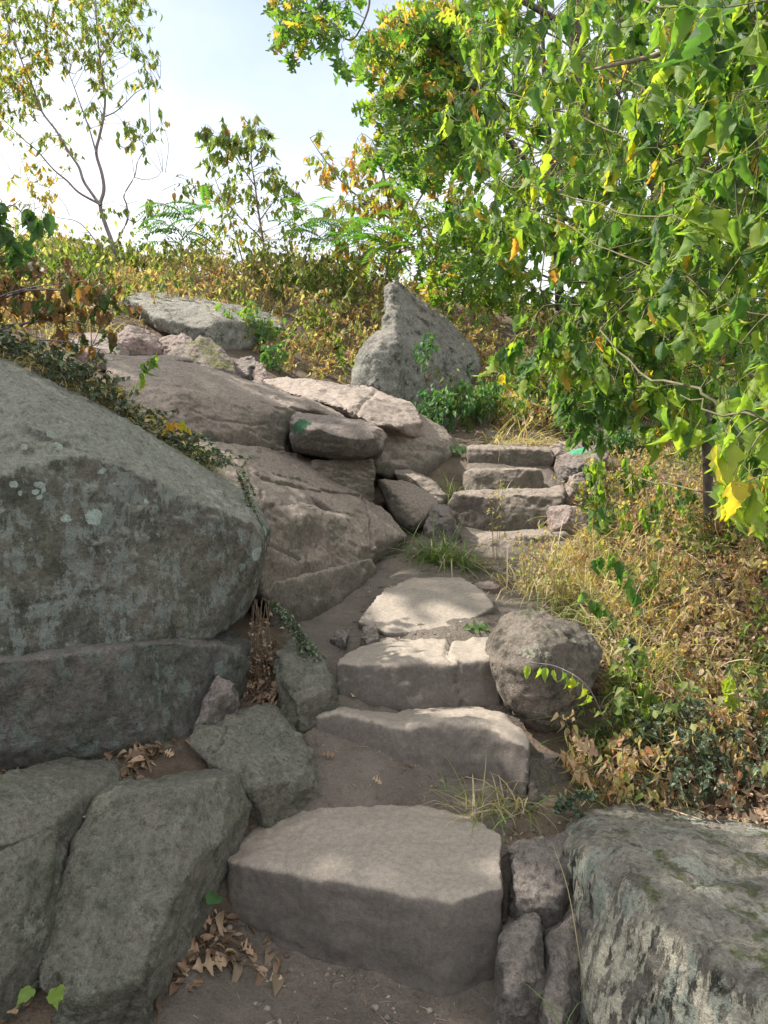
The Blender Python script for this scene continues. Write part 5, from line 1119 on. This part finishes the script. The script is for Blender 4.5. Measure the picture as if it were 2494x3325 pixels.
beads('upright furry green weed spike on the right bank', [(gpt(640, 700), P(632 + rng.uniform(-5, 5), 628 + rng.uniform(0, 20), 3.2), .0) for _ in range(4)], 90, .02)
m = Mesher()
for k in range(16):
    a = P(rng.uniform(252, 275), rng.uniform(598, 612), 3.25); b = P(rng.uniform(246, 276), rng.uniform(650, 712), 3.12); bead(m, a, b, .0, 14, .016)
tag(m.obj('dead_vine', LM_LITTER, None, P(262, 605, 3.25)), 'brown dead vine strands hanging in the gap beside the huge boulder', 'dead vine')

scat = [('small tan leaf on the dirt in front of the second step', 372, 790, .04, .8), ('curled brown leaf at the left foot of the second step', 322, 765, .05, .4), ('thin pale leaf on the second step tread near its left end', 352, 706, .035, .95), ('brown leaf scrap beside the small upright dark stone', 350, 640, .04, .5),
        ('yellowish leaf speck at the foot of the lower ledge base', 370, 600, .03, 1.0), ('reddish leaf in the dirt beside the leaning slab corner', 255, 862, .04, .55), ('little tan leaf on the dirt left of the round boulder base', 480, 720, .045, .75)]
# brush on top of the huge boulder
m = Mesher()
edge = [(-60,335,3.3),(0,355,3.25),(46,370,3.3),(84,388,3.34),(116,407,3.38),(139,430,3.42),(176,450,3.5),(213,470,3.55)]
for k in range(330):
    i = rng.integers(0, len(edge) - 1); t_ = rng.uniform(); e = np.array(edge[i]) * (1 - t_) + np.array(edge[i + 1]) * t_
    q = P(e[0], e[1] + rng.uniform(-6, 6), e[2] + rng.uniform(0, .35)); hh = .13 if e[0] < 100 else .07
    bead(m, q, q + [rng.normal(0, .09), rng.normal(0, .06), rng.uniform(-.02, hh)], .02, 14, .022)
tag(m.obj('mossy_turf', LM_DKWEED, None, P(60, 375, 3.3)), kind='stuff')
M = Mesher()
ep = np.array([P(x, y + 2, d + .1) for x, y, d in edge]); tt = rng.uniform(0, len(ep) - 1.01, 260); i0 = tt.astype(int); f_ = (tt - i0)[:, None]
blades(M, ep[i0] * (1 - f_) + ep[i0 + 1] * f_, 5, .14, tones(.3, 1.0), .05, .6, 1.1)
drop(M, T_OV[:2], ep[i0] * (1 - f_) + ep[i0 + 1] * f_ + rng.normal(0, .05, (260, 3)), .04, (.5, 1), .03)
tag(M.obj('boulder_top_grass', LM_GRASS), kind='stuff')
t = Plant('wilted_shrub', 'shadowed shrub with brown and green wilted leaves above the huge boulder', 'shrub', P(-60, 360, 3.6))
b_ = t.base
for (a, b, c) in [((0,300,3.6),(60,290,3.6),(130,305,3.7)), ((-10,270,3.6),(30,240,3.6),(45,215,3.6)), ((0,330,3.6),(60,320,3.7),(118,335,3.8)), ((-20,310,3.5),(20,290,3.5),(90,280,3.6)), ((0,345,3.5),(50,340,3.5),(105,350,3.6)), ((-20,240,3.4),(0,215,3.4),(20,200,3.4))]:
    t.limb([b_, P(*a), P(*b), P(*c)], .008, .002, 4)
t.sprays(inpoly_pts([(-60,250),(20,255),(70,262),(120,290),(128,320),(60,345),(-60,350)], 56, 3.4, 3.9), .11, 2, 5, T_OV, .065, tones(.35, .98), hang=.8, twr=.0022)
t.finish(M_BARK_P, leaf_mat('wilted_leaf', [(0, BR), (.05, BR), (.08, (.03, .07, .02)), (.5, (.06, .11, .02)), (.6, (.17, .10, .05)), (.85, (.23, .12, .06)), (1, (.34, .18, .05))], .35, 1.4, True), 'stems', 'leaves')
t = Plant('leafy_branch', 'dark green leaf sprig against the sky at the left border', 'shrub', P(-60, 300, 3.2))
t.limb([t.base, P(-20, 240, 3.2), P(10, 205, 3.2), P(30, 225, 3.2)], .006, .002, 4)
t.sprays(inpoly_pts([(-40,190),(12,188),(30,205),(52,225),(45,250),(-40,250)], 14, 3.0, 3.4), .07, 2, 3, T_OV, .085, tones(.08, .3, .05), hang=.7, twr=.002)
t.finish(M_BARK_P, LM_NEAR, 'stem', 'leaves')
sprig('bright green leaf sprig standing over the left end of the upper ledge', [P(130, 405, 3.7), P(138, 380, 3.75), P(146, 362, 3.8), P(155, 352, 3.8)], 11, .055, tones(.3, .8))
sprig('orange leaved dry sprig above the huge boulder', [P(150, 442, 3.5), P(165, 425, 3.5), P(178, 418, 3.5), P(190, 425, 3.5)], 9, .05, tones(.88, 1.0))
sprig('dry brown leafy stem with yellow leaves on the boulder top edge', [P(118, 415, 3.4), P(125, 395, 3.45), P(118, 385, 3.45), P(112, 388, 3.4)], 12, .04, tones(.85, 1.0))

# fallen leaves one can point at
def leaf1(label, px, py, d, size, ang, tone, temps, z=.02, tilt=(0, 0), mat=LM_LITTER):
    m = Mesher(); q = P(px, py, d)
    m.put(temps, np.array([[0., 0, 0]]), np.array([[math.cos(ang), math.sin(ang), .05]]), np.array([[tilt[0], tilt[1], 1.]]), np.array([size]), np.array([tone]))
    o = m.obj('fallen_leaf', mat, None, (0, 0, 0)); o.location = q + [0, 0, z]; tag(o, label, 'leaf')
gl = gp(286, 993, 1.9, 2.4)
def leaf_on(label, px, py, lo, hi, *a, **k):
    q = gp(px, py, lo, hi); leaf1(label, px, py, q[1], *a, **k)
leaf_on('pale oak leaf lying flat on the dirt at the bottom edge', 286, 993, 1.9, 2.4, .10, 3.0, .95, T_OAK[3:4], tilt=(.1, -.4))
leaf_on('whitish oak leaf in the dirt beside the leaning slab', 262, 840, 2.2, 2.8, .10, 2.6, 1.0, T_OAK[:1], tilt=(0, -.4))
leaf_on('brown oak leaf with curled lobes beside the flat wedge stone', 192, 975, 1.9, 2.5, .11, .4, .8, T_OAK[:1], tilt=(0, -.5))
leaf1('fresh green oak leaf lying on the third step', 463, 634, 3.5, .13, .1, .25, T_OAK[3:4], .03, (0, -.35), LM_OAK)
leaf1('green oak leaf standing in the grass left of the top step', 448, 452, 6.25, .2, .2, .12, T_OAK[3:4], .02, (0, -.8), LM_OAK)
leaf1('pale dead leaf wedged on top of the litter left of the leaning slab', 80, 827, 2.25, .07, .8, 1.0, T_OV[:1], .03, (0, -.5))
leaf1('orange curled dead leaf on top of the streaked boulder', 704, 816, 2.65, .06, 1.2, .6, T_OV[1:2], .03, (.3, -.5))
leaf1('brown dry leaf hanging in the weeds right of the second step', 575, 750, 2.7, .09, -.6, .5, T_OAK[1:2], .02, (0, -.7))
leaf1('green leaf pressed in the gap between slab and bottom step', 208, 915, 2.2, .10, 1.3, .3, T_OV[:1], .03, (.3, -.5), LM_HERB)
leaf1('yellowing wide leaf at the bottom left corner', 57, 1000, 1.88, .075, -1.2, .8, T_OV[5:6], .03, (0, -.9), LM_HERB)
leaf1('yellow green leaf beside the wide one at the bottom left', 32, 1000, 1.88, .06, -1.7, .75, T_OV[5:6], .03, (.3, -.9), LM_HERB)
for (lb_, x_, y_, s_, t_) in scat: leaf_on(lb_, x_, y_, 2.2, 4.6, s_, rng.uniform(0, 6.28), t_, T_OAK + T_LAN + T_OV[:2], tilt=(rng.normal(0, .2), -.35), z=.04)
# dry stick on the streaked boulder and long grass stalk
m = Mesher(); a = P(664, 808, 2.62); m.tube([a, P(680, 813, 2.6), P(702, 820, 2.52)], .004, .003, 5, .9, 3)
o = m.obj('twig', LM_LITTER, None, a); tag(o, 'pale thin twig lying on top of the streaked boulder', 'twig')
m = Mesher(); a = gp(588, 1020, 1.7, 2.1); m.tube([a, P(580, 960, 1.9), P(568, 890, 1.95), P(553, 845, 2.0)], .0018, .001, 4, .65, 5)
o = m.obj('grass_stalk', LM_GRASS, None, a); tag(o, 'single tall straw stalk in front of the packed stones', 'grass stalk')
m = Mesher(); a = P(566, 1030, 1.8); blades(m, np.array([a]), 5, .16, tones(.2, .4), .01, 1, .3); tag(m.obj('grass_tuft', LM_GRASS, None, a), 'green grass blades at the bottom edge before the streaked boulder', 'grass tuft')
